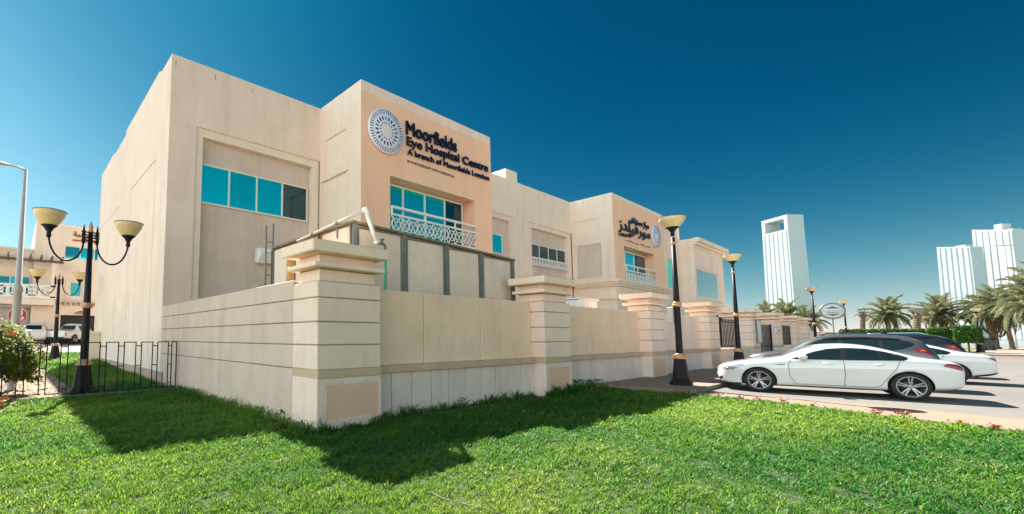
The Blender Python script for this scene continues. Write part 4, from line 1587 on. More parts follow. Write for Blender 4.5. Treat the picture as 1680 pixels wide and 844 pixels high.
def suv(label, paint, L=4.4, H_=1.66, style='six', rails=True, back_glass=True, group='cars parked nose in to the wall walk'):
    k, q = L / 4.4, H_ / 1.66
    t = thing('parked_car', label, 'car', group=group)
    st = [(0.00, .42, .72, .80, .50), (0.05, .32, .78, .88, .70), (0.22, .27, .86, .96, .83), (0.50, .24, .92, 1.03, .89), (0.85, .23, .96, 1.075, .915), (1.10, .23, .985, 1.12, .92),
          (1.30, .23, 1.0, 1.22, .92), (1.60, .23, 1.02, 1.44, .92), (1.90, .23, 1.035, 1.58, .92), (2.30, .23, 1.05, 1.645, .92), (2.90, .23, 1.065, 1.655, .92), (3.45, .24, 1.085, 1.62, .92),
          (3.85, .27, 1.10, 1.55, .91), (4.08, .30, 1.08, 1.42, .89), (4.24, .34, 1.03, 1.20, .86), (4.36, .42, .93, 1.0, .80), (4.40, .50, .80, .86, .70)]
    st = [(x * k, a, b * q, c * q, d) for x, a, b, c, d in st]
    ax = (.86 * k, 3.42 * k)
    rw = .36
    me = car_shell(st, paint, ax, rw, .92)
    bd = bpy.data.objects.new('body', me)
    COL.objects.link(bd)
    bd.parent = t
    sk = Skin(me)
    S_ = lambda o: [(x * k, z * q) for x, z in o]
    P = lambda name, m, o, **kw: sk.part(name, m, bd, S_(o), far=3.0, D=(0, -1, 0), both=True, **kw)
    P('window_trim', TRIM, [(1.38, 1.075), (1.62, 1.30), (1.90, 1.47), (2.2, 1.54), (2.9, 1.55), (3.5, 1.50), (3.86, 1.40), (3.93, 1.32), (3.78, 1.22), (3.5, 1.14), (2.5, 1.09)], eps=.003, cell=.06)
    P('front_window', GLASS, [(1.50, 1.10), (1.68, 1.29), (1.93, 1.44), (2.2, 1.51), (2.36, 1.515), (2.36, 1.105)], eps=.007, cell=.06)
    P('rear_window', GLASS, [(2.44, 1.11), (2.44, 1.515), (2.9, 1.52), (3.2, 1.495), (3.24, 1.15)], eps=.007, cell=.06)
    P('quarter_window', GLASS, [(3.31, 1.155), (3.28, 1.49), (3.5, 1.465), (3.82, 1.375), (3.86, 1.32), (3.72, 1.23), (3.5, 1.17)], eps=.007, cell=.06)
    P('door_gap', GAP, strip([(1.36, 1.06), (1.34, .7), (1.44, .38)], .012), eps=.0025, cell=.03)
    P('door_gap', GAP, strip([(2.40, 1.08), (2.42, .7), (2.36, .38)], .012), eps=.0025, cell=.03)
    P('door_gap', GAP, strip([(3.30, 1.12), (3.28, .9), (3.08, .62), (2.98, .38)], .012), eps=.0025, cell=.03)
    P('sill_cladding', TRIM, [(1.30, .27), (1.30, .38), (2.98, .38), (2.98, .27)], eps=.004)
    for sg in (1, -1):
        sk.part('headlight', LAMPW, bd, [(-.05, .0), (.2, .06), (.46, .11), (.38, .02), (.1, -.07)], o=(.18 * k, sg * .72, .80 * q), U=(.85, sg * .30, 0), V=(0, 0, 1), D=(.45, -sg, 0), eps=.006, cell=.03, far=2)
        sk.part('taillight', LAMPR, bd, [(-.24, .09), (-.14, .12), (.0, .10), (.10, .02), (.10, -.08), (-.04, -.08), (-.16, .0)], o=(4.12 * k, sg * .85, 1.10 * q), U=(.95, -sg * .25, 0), V=(0, 0, 1), D=(-.4, -sg, 0), eps=.006, cell=.03, far=2)
        sk.part('indicator', ORANGE, bd, [(-.12, .07), (-.02, .08), (.04, .03), (-.09, .03)], o=(4.12 * k, sg * .85, 1.10 * q), U=(.95, -sg * .25, 0), V=(0, 0, 1), D=(-.4, -sg, 0), eps=.010, cell=.03, far=2)
    sk.part('grille', TRIM, bd, [(-.42, .0), (.42, .0), (.38, .12), (-.38, .12)], o=(0, 0, .66 * q), U=(0, 1, 0), V=(0, 0, 1), D=(1, 0, 0), eps=.006, cell=.05, far=2)
    sk.part('windscreen', SCREENG, bd, [(1.24 * k, -.62), (1.16 * k, 0), (1.24 * k, .62), (1.86 * k, .54), (1.94 * k, 0), (1.86 * k, -.54)], U=(1, 0, 0), V=(0, 1, 0), D=(0, 0, -1), eps=.005, cell=.08)
    sk.part('tailgate_glass', GLASS, bd, [(-.56, 1.12 * q), (.56, 1.12 * q), (.50, 1.44 * q), (-.50, 1.44 * q)], o=(4.4 * k, 0, 0), U=(0, 1, 0), V=(0, 0, 1), D=(-1, 0, 0), eps=.006, cell=.08, far=2)
    mb = MB()
    mb.box(4.40 * k, 4.415 * k, -.26, .26, .70, .81)
    mb.build('number_plate', PLATE, bd)
    if rails:
        mb = MB()
        for sg in (1, -1):
            mb.tube([(1.95 * k, sg * .60, 1.585 * q), (2.1 * k, sg * .60, 1.66 * q), (3.3 * k, sg * .60, 1.675 * q), (3.55 * k, sg * .60, 1.60 * q)], .018, 6)
        mb.build('roof_rail', CHROME if paint is KPAINT else TRIM, bd)
    for sg in (1, -1):
        mirror_part(bd, 1.58 * k, sg * .91, 1.12 * q, sg, paint)
        for a in ax:
            wheel(t, a, sg * .81, rw, style, sg)
    return t


c = saloon('nearest white four door saloon with double spoke alloys parked beside the lawn', 'double', 4.74)
C_A = Vector((17.08 - .212 * .95 - .1, 3.04 + .977 * 1.0 + .10))
dirv = Vector((-.205, .979))
c.location = (16.85 + .93 * .979, 4.12 + .93 * .205, .012)
c.rotation_euler = (0, 0, math.atan2(-dirv.y, -dirv.x))
c = suv('dark grey crossover parked just behind the nearest white saloon', GPAINT, 4.42, 1.71)
place(c, 4.30, 20.7, 1.84, .06)
c = saloon('white coupe with slim multi spoke wheels parked beyond the grey crossover', 'multi', 4.85, coupe=True)
place(c, 3.55, 25.0, 1.86, .02)
c = suv('black off roader with silver roof rails parked farthest along the row', KPAINT, 4.75, 1.74)
place(c, 3.9, 28.6, 1.84, .02)

# vehicles by the far villa
c = suv('white estate seen from behind before the far garage door', WPAINT, 4.6, 1.75, rails=True, group='vehicles by the far villa')
c.location = (1.95, 49.0, gz(1, 46) + .012)
c.rotation_euler = (0, 0, R(-97))


def pickup(label):
    t = thing('pickup_truck', label, 'pickup', group='vehicles by the far villa')
    st = [(0.00, .48, .80, .88, .55), (0.06, .40, .86, .96, .76), (0.3, .34, .92, 1.03, .85), (.9, .32, .97, 1.08, .88), (1.35, .32, 1.0, 1.14, .88), (1.55, .32, 1.02, 1.28, .88), (1.85, .32, 1.03, 1.58, .88),
          (2.1, .32, 1.04, 1.70, .88), (2.6, .32, 1.05, 1.74, .88), (3.2, .32, 1.06, 1.73, .88), (3.42, .34, 1.06, 1.66, .88), (3.52, .36, 1.06, 1.12, .88), (4.9, .42, 1.06, 1.10, .88), (5.05, .46, 1.05, 1.09, .86), (5.08, .5, .98, 1.02, .84)]
    ax = (.95, 3.95)
    me = car_shell(st, WPAINT, ax, .38, .88)
    bd = bpy.data.objects.new('body', me)
    COL.objects.link(bd)
    bd.parent = t
    sk = Skin(me)
    for o in ([(1.72, 1.12), (2.02, 1.52), (2.5, 1.58), (2.5, 1.12)], [(2.6, 1.12), (2.6, 1.58), (3.22, 1.56), (3.3, 1.12)]):
        sk.part('side_window', GLASS, bd, o, D=(0, -1, 0), both=True, eps=.006, cell=.08)
    sk.part('rear_window', GLASS, bd, [(-.6, 1.2), (.6, 1.2), (.52, 1.56), (-.52, 1.56)], o=(5, 0, 0), U=(0, 1, 0), V=(0, 0, 1), D=(-1, 0, 0), eps=.008, cell=.1, far=2)
    sk.part('windscreen', SCREENG, bd, [(1.5, -.6), (1.5, .6), (2.05, .52), (2.05, -.52)], U=(1, 0, 0), V=(0, 1, 0), D=(0, 0, -1), eps=.006, cell=.1)
    for sg in (1, -1):
        mb = MB()
        mb.box(5.02, 5.10, sg * .80 - .07, sg * .80 + .07, .68, 1.0, bev=.02)
        mb.build('taillight', LAMPR, bd)
        for a in ax:
            wheel(t, a, sg * .77, .38, 'six', sg)
    mb = MB()
    mb.box(5.06, 5.16, -.7, .7, .46, .58, bev=.02)
    mb.build('rear_bumper', TRIM, bd)
    return t


c = pickup('white pickup truck parked at the doorway of the far villa')
c.location = (6.0, 48.2, gz(2, 46) + .012)
c.rotation_euler = (0, 0, R(-128))

# ------------------------------------------------------------------ far villa on the left
VIL = thing('far_villa', 'cream villa with teal windows, white balcony and garage across the drive', 'building', (0, 0, 0))
YV, ZV = 50.0, 1.0
VC = mat('villa_render', (0.82, 0.71, 0.59), 0.85, var=0.04, scale=0.6, streak=0.05)
VP = mat('villa_pink_render', (0.82, 0.66, 0.54), 0.85, var=0.04, scale=0.6, streak=0.05)
GAR = mat('garage_door_paint', (0.56, 0.54, 0.49), 0.6, var=0.04)
TIMB = mat('pergola_timber', (0.16, 0.11, 0.08), 0.8, var=0.2, scale=4)
RED = mat('red_brown_letter', (0.42, 0.13, 0.05), 0.6)
mb = MB()
relief(mb, (-16, YV, 0), (1, 0, 0), (0, 0, 1), (0, -1, 0), 17.3, 9.5, [(9.0, 1.0, 18.5 - 0.1, 4.2, .35, 2), (14.8, 5.0, 17.2, 7.0, .2, 0), (0, 8.75, 17.3, 8.95, -.12, 3), (0, 9.3, 17.3, 9.5, -.15, 3)], vmin=0.5)
mb.face([(-16, YV, 9.5), (1.3, YV, 9.5), (1.3, YV + 12, 9.5), (-16, YV + 12, 9.5)])
mb.build('wall', [VC, VP, GAR, CREAM2], VIL)
mb = MB()
YT = YV - .6
relief(mb, (1.3, YT, 0), (1, 0, 0), (0, 0, 1), (0, -1, 0), 14, 12.0,
       [(2.2, 8.85, 5.75, 10.1, .2, 0), (2.2, 0.9, 3.0 + 2.6, 3.6, .5, 4), (2.75, 5.3, 3.75, 6.75, .2, 0), (0, 7.2, 14, 7.3, -.05, 3), (0, 11.8, 14, 12.0, -.06, 3)], vmin=0.5)
relief(mb, (1.3, YT, 0), (0, 1, 0), (0, 0, 1), (-1, 0, 0), 12, 12.0, [], vmin=0.5)
mb.face([(1.3, YT, 12), (15.3, YT, 12), (15.3, YT + 12, 12), (1.3, YT + 12, 12)])
mb.build('wall', [VC, VP, GAR, CREAM2, mat('doorway_dark', (.03, .028, .026), .7)], VIL)
TW_ = [mat('villa_teal_glass', (0.0, .42, .52), .05, metal=.6), mat('villa_teal_glass_dark', (0.0, .22, .30), .05, metal=.5)]
window(VIL, 3.5, 7.05, YT + .18, 8.85, 10.1, [4.75, 5.9], [TW_[1], TW_[0], TW_[1]], fw=.09)
window(VIL, 4.05, 5.05, YT + .18, 5.3, 6.75, [], [TW_[1]], fw=.1)
window(VIL, -1.15, 1.15, YV + .18, 5.0, 7.0, [-.3, .55], [TW_[1], TW_[0], TW_[1]], fw=.09)
mb = MB()
mb.box(3.9, 5.2, YT - .12, YT - .003, 6.85, 7.0)
mb.box(3.75, 3.95, YT - .10, YT - .003, 5.0, 6.85)
mb.box(5.15, 5.35, YT - .10, YT - .003, 5.0, 6.85)
mb.build('window_surround', CREAM2, VIL)
mb = MB()
mb.box(3.2, 6.9, YT - .45, YT - .003, 4.75, 4.95)
for k in range(9):
    mb.box(3.3 + k * .4, 3.42 + k * .4, YT - .40, YT - .003, 4.5, 4.75)
mb.build('corbel_shelf', GREIGE, VIL)
# garage door panels
for k in range(4):
    mb = MB()
    z0 = 1.0 + k * .78
    mb.box(-6.9, 2.3 - 1.1, YV + .28, YV + .34, z0 + .01, z0 + .77, bev=.02)
    mb.build('garage_panel', GAR, VIL)
# balcony
mb = MB()
mb.box(-16, 2.9, YV - 2.2, YV - .62, 4.35, 4.85, bev=.02)
mb.box(-16, 2.95, YV - 2.27, YV - .62, 4.85, 5.0, bev=.02)
mb.build('balcony_slab', VC, VIL)
mb = MB()
mb.box(-16, 2.9, YV - 2.2, YV - 2.05, 5.0, 5.12)
mb.box(-16, 2.9, YV - 2.2, YV - 2.05, 5.95, 6.1)
pan = []
x = -7.0
while x < 2.85:
    mb.box(x - .12, x + .12, YV - 2.19, YV - 2.06, 5.12, 5.95)
    pan.append(x)
    x += 1.1
mb.build('balustrade', WHITE, VIL)
mb = MB()
for x in pan:
    for a, b in (((x + .12, 5.12), (x + .98, 5.95)), ((x + .12, 5.95), (x + .98, 5.12))):
        p, q = Vector((a[0], YV - 2.12, a[1])), Vector((b[0], YV - 2.12, b[1]))
        d = q - p
        mb.obox((p + q) / 2, d / 2, Vector((d.z, 0, -d.x)).normalized() * .05, (0, .04, 0))
    mb.lathe([(.20, -.045), (.30, -.045), (.30, .045), (.20, .045)], (x + .55, YV - 2.12, 5.535), 12, axis='y', closed=True, smooth=False)
mb.build('balustrade_lattice', WHITE, VIL)
mb = MB()
mb.box(2.55, 2.9, YV - 2.2, YV - 1.85, 5.0, 8.1)
mb.build('balcony_column', VC, VIL)
# pergola
mb = MB()
mb.box(-16, 3.4, YV - 2.3, YV - 2.15, 8.1, 8.3)
mb.build('pergola_beam', TIMB, VIL)
raf = None
for k in range(18):
    x = -9.5 + k * .75
    if raf is None:
        mb = MB()
        mb.box(-.06, .06, -1.0, 2.2, 0, .3)
        raf = mb.build('pergola_rafter', TIMB, VIL, (x, YV - 2.2, 8.3))
    else:
        inst(raf, VIL, (x, YV - 2.2, 8.3))
VS = thing('villa_sign', 'small red brown lettering high on the far villa', 'sign')
lettering('lettering', arabic('عيادة الرحمة'), RED, VS, 4.15, 7.0, 10.85, 11.45, YT - .02, .06, .03)
mb = MB()
mb.box(4.1, 7.0, YT - .05, YT - .02, 10.55, 10.72)
mb.build('sign_bar', RED, VS)
mb = MB()
mb.lathe([(.001, .0), (.5, 0), (.5, .06), (.001, .28)], (5.05, YT - .18, 3.78), 12)
tag(mb.build('door_lamp', mat('orange_shade', (.62, .22, .07), .6)), 'small orange shade above the doorway of the far villa', 'lamp')
mb = MB()
mb.box(3.35, 3.9, 49.0, 49.35, 1.0, 2.3, bev=.04)
tag(mb.build('utility_box', mat('dark_blue_box', (.05, .05, .08), .5)), 'dark upright box left of the far villa doorway', 'cabinet')

# stop sign
t = thing('stop_sign', 'red octagonal bilingual stop sign half hidden by the grey column', 'sign', (.22, 24.9, .23), R(0))
mb = MB()
mb.lathe([(.034, 0), (.034, 2.8)], n=10)
mb.build('sign_pole', STEEL, t)
a0 = PI / 8
mb = MB()
mb.lathe([(.001, -.07), (.385, -.07), (.385, -.05), (.001, -.05)], (0, 0, 2.30), 8, axis='y', n_rot=a0, smooth=False)
mb.build('sign_face', mat('sign_red', (.42, .012, .025), .5), t)
mb = MB()
mb.lathe([(.355, -.074), (.372, -.074)], (0, 0, 2.30), 8, axis='y', n_rot=a0, smooth=False)
mb.build('sign_border', WHITE, t)
o = lettering('lettering', 'STOP', WHITE, t, -.24, .24, 2.06, 2.25, -.072, .006, .008)
o = lettering('lettering', arabic('قف'), WHITE, t, -.17, .18, 2.30, 2.58, -.072, .006, .012)
t.rotation_euler = (0, 0, R(-20))

# round sign on a post
t = thing('oval_sign', 'oval pale sign with dark emblem on a post above the far wall', 'sign', (60, 5.6, 0), R(-56))
mb = MB()
mb.lathe([(.05, 0), (.05, 3.25)], n=8)
mb.build('sign_pole', STEEL, t)
mb = MB()
mb.lathe([(.001, -.08), (.93, -.08), (.93, .08), (.001, .08)], (0, 0, 0), 36, axis='y')
mb.v = [(x, y, 4.0 + z * .78) for x, y, z in mb.v]
mb.build('sign_face', mat('pale_sign_face', (.72, .74, .74), .5), t)
mb = MB()
mb.lathe([(.86, -.10), (.97, -.10), (.97, .10), (.86, .10)], (0, 0, 0), 36, axis='y', closed=True)
mb.v = [(x, y, 4.0 + z * .78) for x, y, z in mb.v]
mb.build('sign_border', STEEL, t)
mb = MB()
for k in range(7):
    x = (k - 3) * .13
    h = .20 - abs(k - 3) * .05
    mb.box(x - .055, x + .055, -.095, -.081, 4.22, 4.24 + h)
    mb.box(x - .055, x + .055, -.095, -.081, 3.72 - h * .9, 3.74)
mb.box(-.72, .72, -.095, -.081, 3.985, 4.02)
mb.box(-.40, .40, -.095, -.081, 3.85, 3.90)
mb.build('sign_emblem', mat('emblem_dark', (.10, .11, .12), .6), t)

# ------------------------------------------------------------------ far towers
TWM = mat('tower_hazed_cladding', (0.48, 0.49, 0.49), 0.6, var=0.06, scale=0.05)  # pale washed tone stands in for haze before the towers
TWG = mat('tower_hazed_fin', (0.46, 0.475, 0.48), 0.5, var=0.06, scale=0.05)  # fins kept near the shaft tone, as if seen through haze


def tower(name, label, loc, wx, wy, h, rz, crown=None, slope=0.0, fins=6):
    """slender block with thin upright fins; the roof may slope or open into a portal"""
    t = thing(name, label, 'tower', loc, rz)
    hb = h - (crown or 0)
    tp = .93

    def ring(q, z):
        return [(-wx / 2 * q, -wy / 2 * q, z), (wx / 2 * q, -wy / 2 * q, z), (wx / 2 * q, wy / 2 * q, z), (-wx / 2 * q, wy / 2 * q, z)]
    mb = MB()
    top = [(x, y, z + slope * (x / wx)) for x, y, z in ring(tp, hb)]
    mb.add(ring(1, 0) + top, [(0, 1, 5, 4), (1, 2, 6, 5), (2, 3, 7, 6), (3, 0, 4, 7), (4, 5, 6, 7)])
    mb.build('shaft', TWM, t)
    for k in range(fins):
        f = -1 + 2 * (k + .5) / fins
        for sg in (-1, 1):
            mb = MB()
            w = wx / fins * .06
            b = Vector((f * wx / 2, sg * (wy / 2 + .03), 0))
            e = Vector((f * wx / 2 * tp, sg * (wy / 2 * tp + .03), hb + slope * f / 2 * tp - .6))
            mb.add([b + Vector((-w, -.2, 0)), b + Vector((w, -.2, 0)), b + Vector((w, .2, 0)), b + Vector((-w, .2, 0)), e + Vector((-w, -.2, 0)), e + Vector((w, -.2, 0)), e + Vector((w, .2, 0)), e + Vector((-w, .2, 0))],
                   [(0, 1, 5, 4), (1, 2, 6, 5), (2, 3, 7, 6), (3, 0, 4, 7), (4, 5, 6, 7)])
            mb.build('fin', TWG, t)
    if crown:
        x, y = wx / 2 * tp, wy / 2 * tp
        for q in ((-x, -x + wx * .12, hb + .002, h - crown * .22), (x - wx * .12, x, hb + .002, h - crown * .22), (-x, x, h - crown * .22 + .003, h)):
            mb = MB()
            mb.box(q[0], q[1], -y, y, q[2], q[3])
            mb.build('crown_frame', TWM, t)
    return t


tower('office_tower', 'pale tower with an open portal crown standing alone beyond the gate piers', (404, 57.5, 0), 19.5, 12, 81.5, R(54 + 180), crown=9.5)
tower('residential_tower', 'broad lower pale slab of the twin block behind the right hand palms', (506, -15.8, 0), 17.5, 10, 63, R(56 + 180), slope=-3)
tower('residential_tower', 'taller narrow pale block rising behind the right hand palms', (530, -34.5, 0), 21, 14, 75, R(50 + 180), slope=-5)
for o_, bits in ((SC.objects['residential_tower'], ((-6, -1, 3.5), (0, 5, 2.0))), (SC.objects['residential_tower.001'], ((-7, -2, 4.0), (-1, 3, 6.0), (4, 8, 2.5)))):
    hh = {'residential_tower': 61.5, 'residential_tower.001': 73.0}[o_.name]
    for a_, b_, z_ in bits:
        mb = MB()
        mb.box(a_, b_, -3, 3, hh - 4, hh + z_ - .4 * abs(a_))
        mb.build('roof_block', TWM, o_)

# ------------------------------------------------------------------ plants
def leafmat(name, c1, c2, rough=0.55, trans=0.25, c3=None):
    """colour runs between two leaf colours by a per-leaf value stored on the mesh"""
    m = bpy.data.materials.new(name)
    m.use_nodes = True
    n, l = m.node_tree.nodes, m.node_tree.links
    p = n['Principled BSDF']
    at = n.new('ShaderNodeAttribute')
    at.attribute_name = 'tint'
    mx = n.new('ShaderNodeMix')
    mx.data_type = 'RGBA'
    l.new(at.outputs['Fac'], mx.inputs['Factor'])
    mx.inputs[6].default_value = (*c1, 1)
    mx.inputs[7].default_value = (*c2, 1)
    if c3:
        mr = n.new('ShaderNodeMapRange')
        mr.inputs[1].default_value, mr.inputs[2].default_value = 0.78, 1.0
        l.new(at.outputs['Fac'], mr.inputs[0])
        m3 = n.new('ShaderNodeMix')
        m3.data_type = 'RGBA'
        l.new(mr.outputs[0], m3.inputs['Factor'])
        l.new(mx.outputs[2], m3.inputs[6])
        m3.inputs[7].default_value = (*c3, 1)
        mx = m3
    l.new(mx.outputs[2], p.inputs['Base Color'])
    p.inputs['Roughness'].default_value = rough
    p.inputs['Specular IOR Level'].default_value = 0.3
    tr = n.new('ShaderNodeBsdfTranslucent')
    l.new(mx.outputs[2], tr.inputs[0])
    ms = n.new('ShaderNodeMixShader')
    ms.inputs[0].default_value = trans
    l.new(p.outputs[0], ms.inputs[1])
    l.new(tr.outputs[0], ms.inputs[2])
    l.new(ms.outputs[0], n['Material Output'].inputs[0])
    return m


def mesh_np(name, V, F, m, tint=None, parent=None, smooth=False):
    """mesh from numpy arrays; F is (n, k) with one k for all faces"""
    me = bpy.data.meshes.new(name)
    nv, nf, k = len(V), len(F), F.shape[1]
    me.vertices.add(nv)
    me.vertices.foreach_set('co', V.astype(np.float32).ravel())
    me.loops.add(nf * k)
    me.loops.foreach_set('vertex_index', F.astype(np.int32).ravel())
    me.polygons.add(nf)
    me.polygons.foreach_set('loop_start', np.arange(0, nf * k, k, dtype=np.int32))
    me.polygons.foreach_set('loop_total', np.full(nf, k, np.int32))
    me.update(calc_edges=True)
    if tint is not None:
        a = me.attributes.new('tint', 'FLOAT', 'POINT')
        a.data.foreach_set('value', tint.astype(np.float32))
    me.materials.append(m)
    o = bpy.data.objects.new(name, me)
    COL.objects.link(o)
    if parent:
        o.parent = parent
        o['kind'] = 'stuff'
    return o


def in_poly(P, poly):
    x, y = P[:, 0], P[:, 1]
    c = np.zeros(len(P), bool)
    for i in range(len(poly)):
        (xa, ya), (xb, yb) = poly[i], poly[i - 1]
        k = ((ya > y) != (yb > y)) & (x < (xb - xa) * (y - ya) / (yb - ya + 1e-12) + xa)
        c ^= k
    return c


GRASS = leafmat('grass_blade', (0.020, 0.145, 0.024), (0.27, 0.40, 0.04), 0.5, 0.6, (0.52, 0.44, 0.16))


def patchy(P, f, seed):
    """smooth random field for clumps of longer, paler or yellower turf"""
    r = np.random.default_rng(seed)
    v = np.zeros(len(P))
    for k in range(9):
        a = r.uniform(0, 2 * PI)
        s = f * r.uniform(.5, 2.2)
        v += np.sin((P[:, 0] * math.cos(a) + P[:, 1] * math.sin(a)) * s + r.uniform(0, 6.3)) / 3.0
    return np.clip(v * .5 + .5, 0, 1)


def blades(name, P, Z, hgt, wid, label=None):
    n = len(P)
    d = np.hypot(P[:, 0], P[:, 1])
    sc = np.clip(d / 6.0, .8, 3.0)
    h = hgt * rng.uniform(.4, 1.3, n) * (0.75 + .5 * patchy(P, 2.3, 3)) * (.30 + 1.15 * patchy(P, 17.0, 5)) * (sc ** .25)
    w = wid * rng.uniform(.6, 1.3, n) * sc ** .75
    a = rng.uniform(0, 2 * PI, n)
    ln = rng.uniform(.3, 1.5, n) * h
    dx, dy = np.cos(a), np.sin(a)
    b = a + PI / 2 + rng.uniform(-.7, .7, n)
    sx, sy = np.cos(b) * w / 2, np.sin(b) * w / 2
    V = np.empty((n, 5, 3))
    V[:, 0] = np.stack([P[:, 0] - sx, P[:, 1] - sy, Z], 1)
    V[:, 1] = np.stack([P[:, 0] + sx, P[:, 1] + sy, Z], 1)
    V[:, 2] = np.stack([P[:, 0] + dx * ln * .4 + sx * .8, P[:, 1] + dy * ln * .4 + sy * .8, Z + h * .65], 1)
    V[:, 3] = np.stack([P[:, 0] + dx * ln * .4 - sx * .8, P[:, 1] + dy * ln * .4 - sy * .8, Z + h * .65], 1)
    V[:, 4] = np.stack([P[:, 0] + dx * ln, P[:, 1] + dy * ln, Z + h * .92], 1)
    i = np.arange(n)[:, None] * 5
    F = np.concatenate([i + np.array([[0, 1, 2]]), i + np.array([[0, 2, 3]]), i + np.array([[3, 2, 4]])])
    t = np.clip(.04 + .50 * patchy(P, .75, 11) ** 1.4 + .22 * patchy(P, 3.1, 21) + rng.normal(0, .16, n), 0, .8)
    t = np.where(rng.uniform(0, 1, n) < .012 + .07 * (patchy(P, 1.9, 31) > .8), rng.uniform(.85, 1.0, n), t)
    t = np.repeat(t, 5).reshape(n, 5)
    t[:, 4] = np.clip(t[:, 4] + .12, 0, 1)
    o = mesh_np(name, V.reshape(-1, 3), F, GRASS, t.ravel())
    tag(o, label, 'grass', kind='stuff')
    return o


def scatter(poly, n, pw):
    """points in a polygon, denser near the place one looks from"""
    x0, x1 = min(p[0] for p in poly), max(p[0] for p in poly)
    y0, y1 = min(p[1] for p in poly), max(p[1] for p in poly)
    out = []
    tot = 0
    while tot < n:
        P = np.stack([rng.uniform(x0, x1, n), rng.uniform(y0, y1, n)], 1)
        d = np.hypot(P[:, 0], P[:, 1])
        k = rng.uniform(0, 1, n) < np.clip((4.5 / np.maximum(d, 1)) ** pw, 0, 1)
        P = P[k]
        P = P[in_poly(P, poly)]
        out.append(P)
        tot += len(P)
    return np.concatenate(out)[:n]


FRONT = [(x, y) for x, y in LAWN if y > -1.5] + [(12.8, -2.2), (6.0, -2.2), (1.0, 2.0), (-2.2, 4.2), (-1.2, 8.6), (-.25, 11.2)]
FRONT = [(0.3, 14.25), (4.02, 14.25), (4.02, 6.4), (14.5, 6.6)] + EDGE[1:7] + [(12.8, -2.2), (6.0, -2.2), (1.0, 1.5), (-2.2, 4.2), (-1.2, 8.6), (-.25, 11.2)]
FRONT = [(x - (.06 if x > 12 else 0), y) for x, y in FRONT]
P = scatter(FRONT, 420000, 1.25)
# keep off the wall footprint
P = P[~((P[:, 1] > 6.42) & (P[:, 0] > 4.0) & (P[:, 0] < 5.5))]
P = P[~((P[:, 1] > 6.78) & (P[:, 0] > 5.4))]
P = P[~((P[:, 1] > 6.42) & (P[:, 0] > 11.2) & (P[:, 0] < 12.7))]
blades('lawn_grass', P, np.full(len(P), .006), .050, .0115, 'mown green lawn in front of the boundary wall')
SIDE = [(1.7, 14.5), (4.0, 14.5), (4.0, 35), (-5, 35), (0.2, 30), (1.2, 26), (1.5, 20)]
P = scatter(SIDE, 26000, .6)
blades('side_grass', P, np.array([gz(a, b) for a, b in P]) + .008, .08, .012, 'green strip of grass running back beside the clinic')
# coarse growth along the foot of the wall
segs = [((4.0, 6.38), (5.5, 6.38), 500), ((5.6, 6.7), (11.1, 6.7), 900), ((11.2, 6.38), (12.7, 6.38), 700), ((12.7, 6.7), (14.4, 6.72), 700), ((3.9, 6.4), (3.93, 13.9), 1800)]
Q = []
for a, b, n in segs:
    t = rng.uniform(0, 1, n)[:, None]
    Q.append(np.array(a) * (1 - t) + np.array(b) * t + rng.normal(0, .05, (n, 2)))
Q = np.concatenate(Q)
Q[:, 1] = np.where((Q[:, 0] > 5.5) & (Q[:, 1] > 6.74), 6.72, Q[:, 1])
blades('wall_foot_grass', Q, np.full(len(Q), .0), .15, .013, 'longer grass growing along the foot of the wall')

LEAFW = leafmat('weed_leaf', (0.03, 0.09, 0.012), (0.12, 0.20, 0.03), .5, .25)


def leaf_cloud(C, size, N=None, asp=1.9, up=.35):
    """many folded leaf quads at points C; N optional outward directions"""
    n = len(C)
    d = rng.normal(0, 1, (n, 3)) if N is None else N + rng.normal(0, .55, (n, 3))
    d[:, 2] += up
    d /= np.linalg.norm(d, axis=1)[:, None]
    r = rng.normal(0, 1, (n, 3))
    u = np.cross(d, r)
    u /= np.linalg.norm(u, axis=1)[:, None] + 1e-9
    v = np.cross(d, u)
    s = size * rng.uniform(.6, 1.35, n)[:, None]
    V = np.empty((n, 4, 3))
    V[:, 0] = C - u * s * asp * .5
    V[:, 1] = C + v * s * .5 + d * s * .12
    V[:, 2] = C + u * s * asp * .5
    V[:, 3] = C - v * s * .5 + d * s * .12
    F = np.arange(n * 4).reshape(n, 4)
    return V.reshape(-1, 3), F


def stalky(name, label, x, y, n, h, flower=None, group=None, z=0.0, spread=.12):
    t = thing(name, label, 'plant', (x, y, z), 0, group)
    C = np.stack([rng.normal(0, spread, n), rng.normal(0, spread, n), rng.uniform(.02, h, n)], 1)
    C[:, :2] *= (1.25 - .7 * C[:, 2:] / h)
    V, F = leaf_cloud(C, .035)
    mesh_np('leaf_tuft', V, F, LEAFW, np.repeat(rng.uniform(0, 1, n), 4), t)
    mb = MB()
    for k in range(5):
        mb.tube([(0, 0, 0), (rng.normal(0, spread * .5), rng.normal(0, spread * .5), h)], [.005, .003], 4)
    mb.build('stem', BARK0, t)
    if flower:
        m = 30 if n > 20 else 16
        C = np.stack([rng.normal(0, spread * .8, m), rng.normal(0, spread * .8, m), h * rng.uniform(.75, 1.2, m)], 1)
        V, F = leaf_cloud(C, .036, asp=1.1)
        mesh_np('flower', V, F, flower, np.repeat(rng.uniform(0, 1, m), 4), t)
    return t


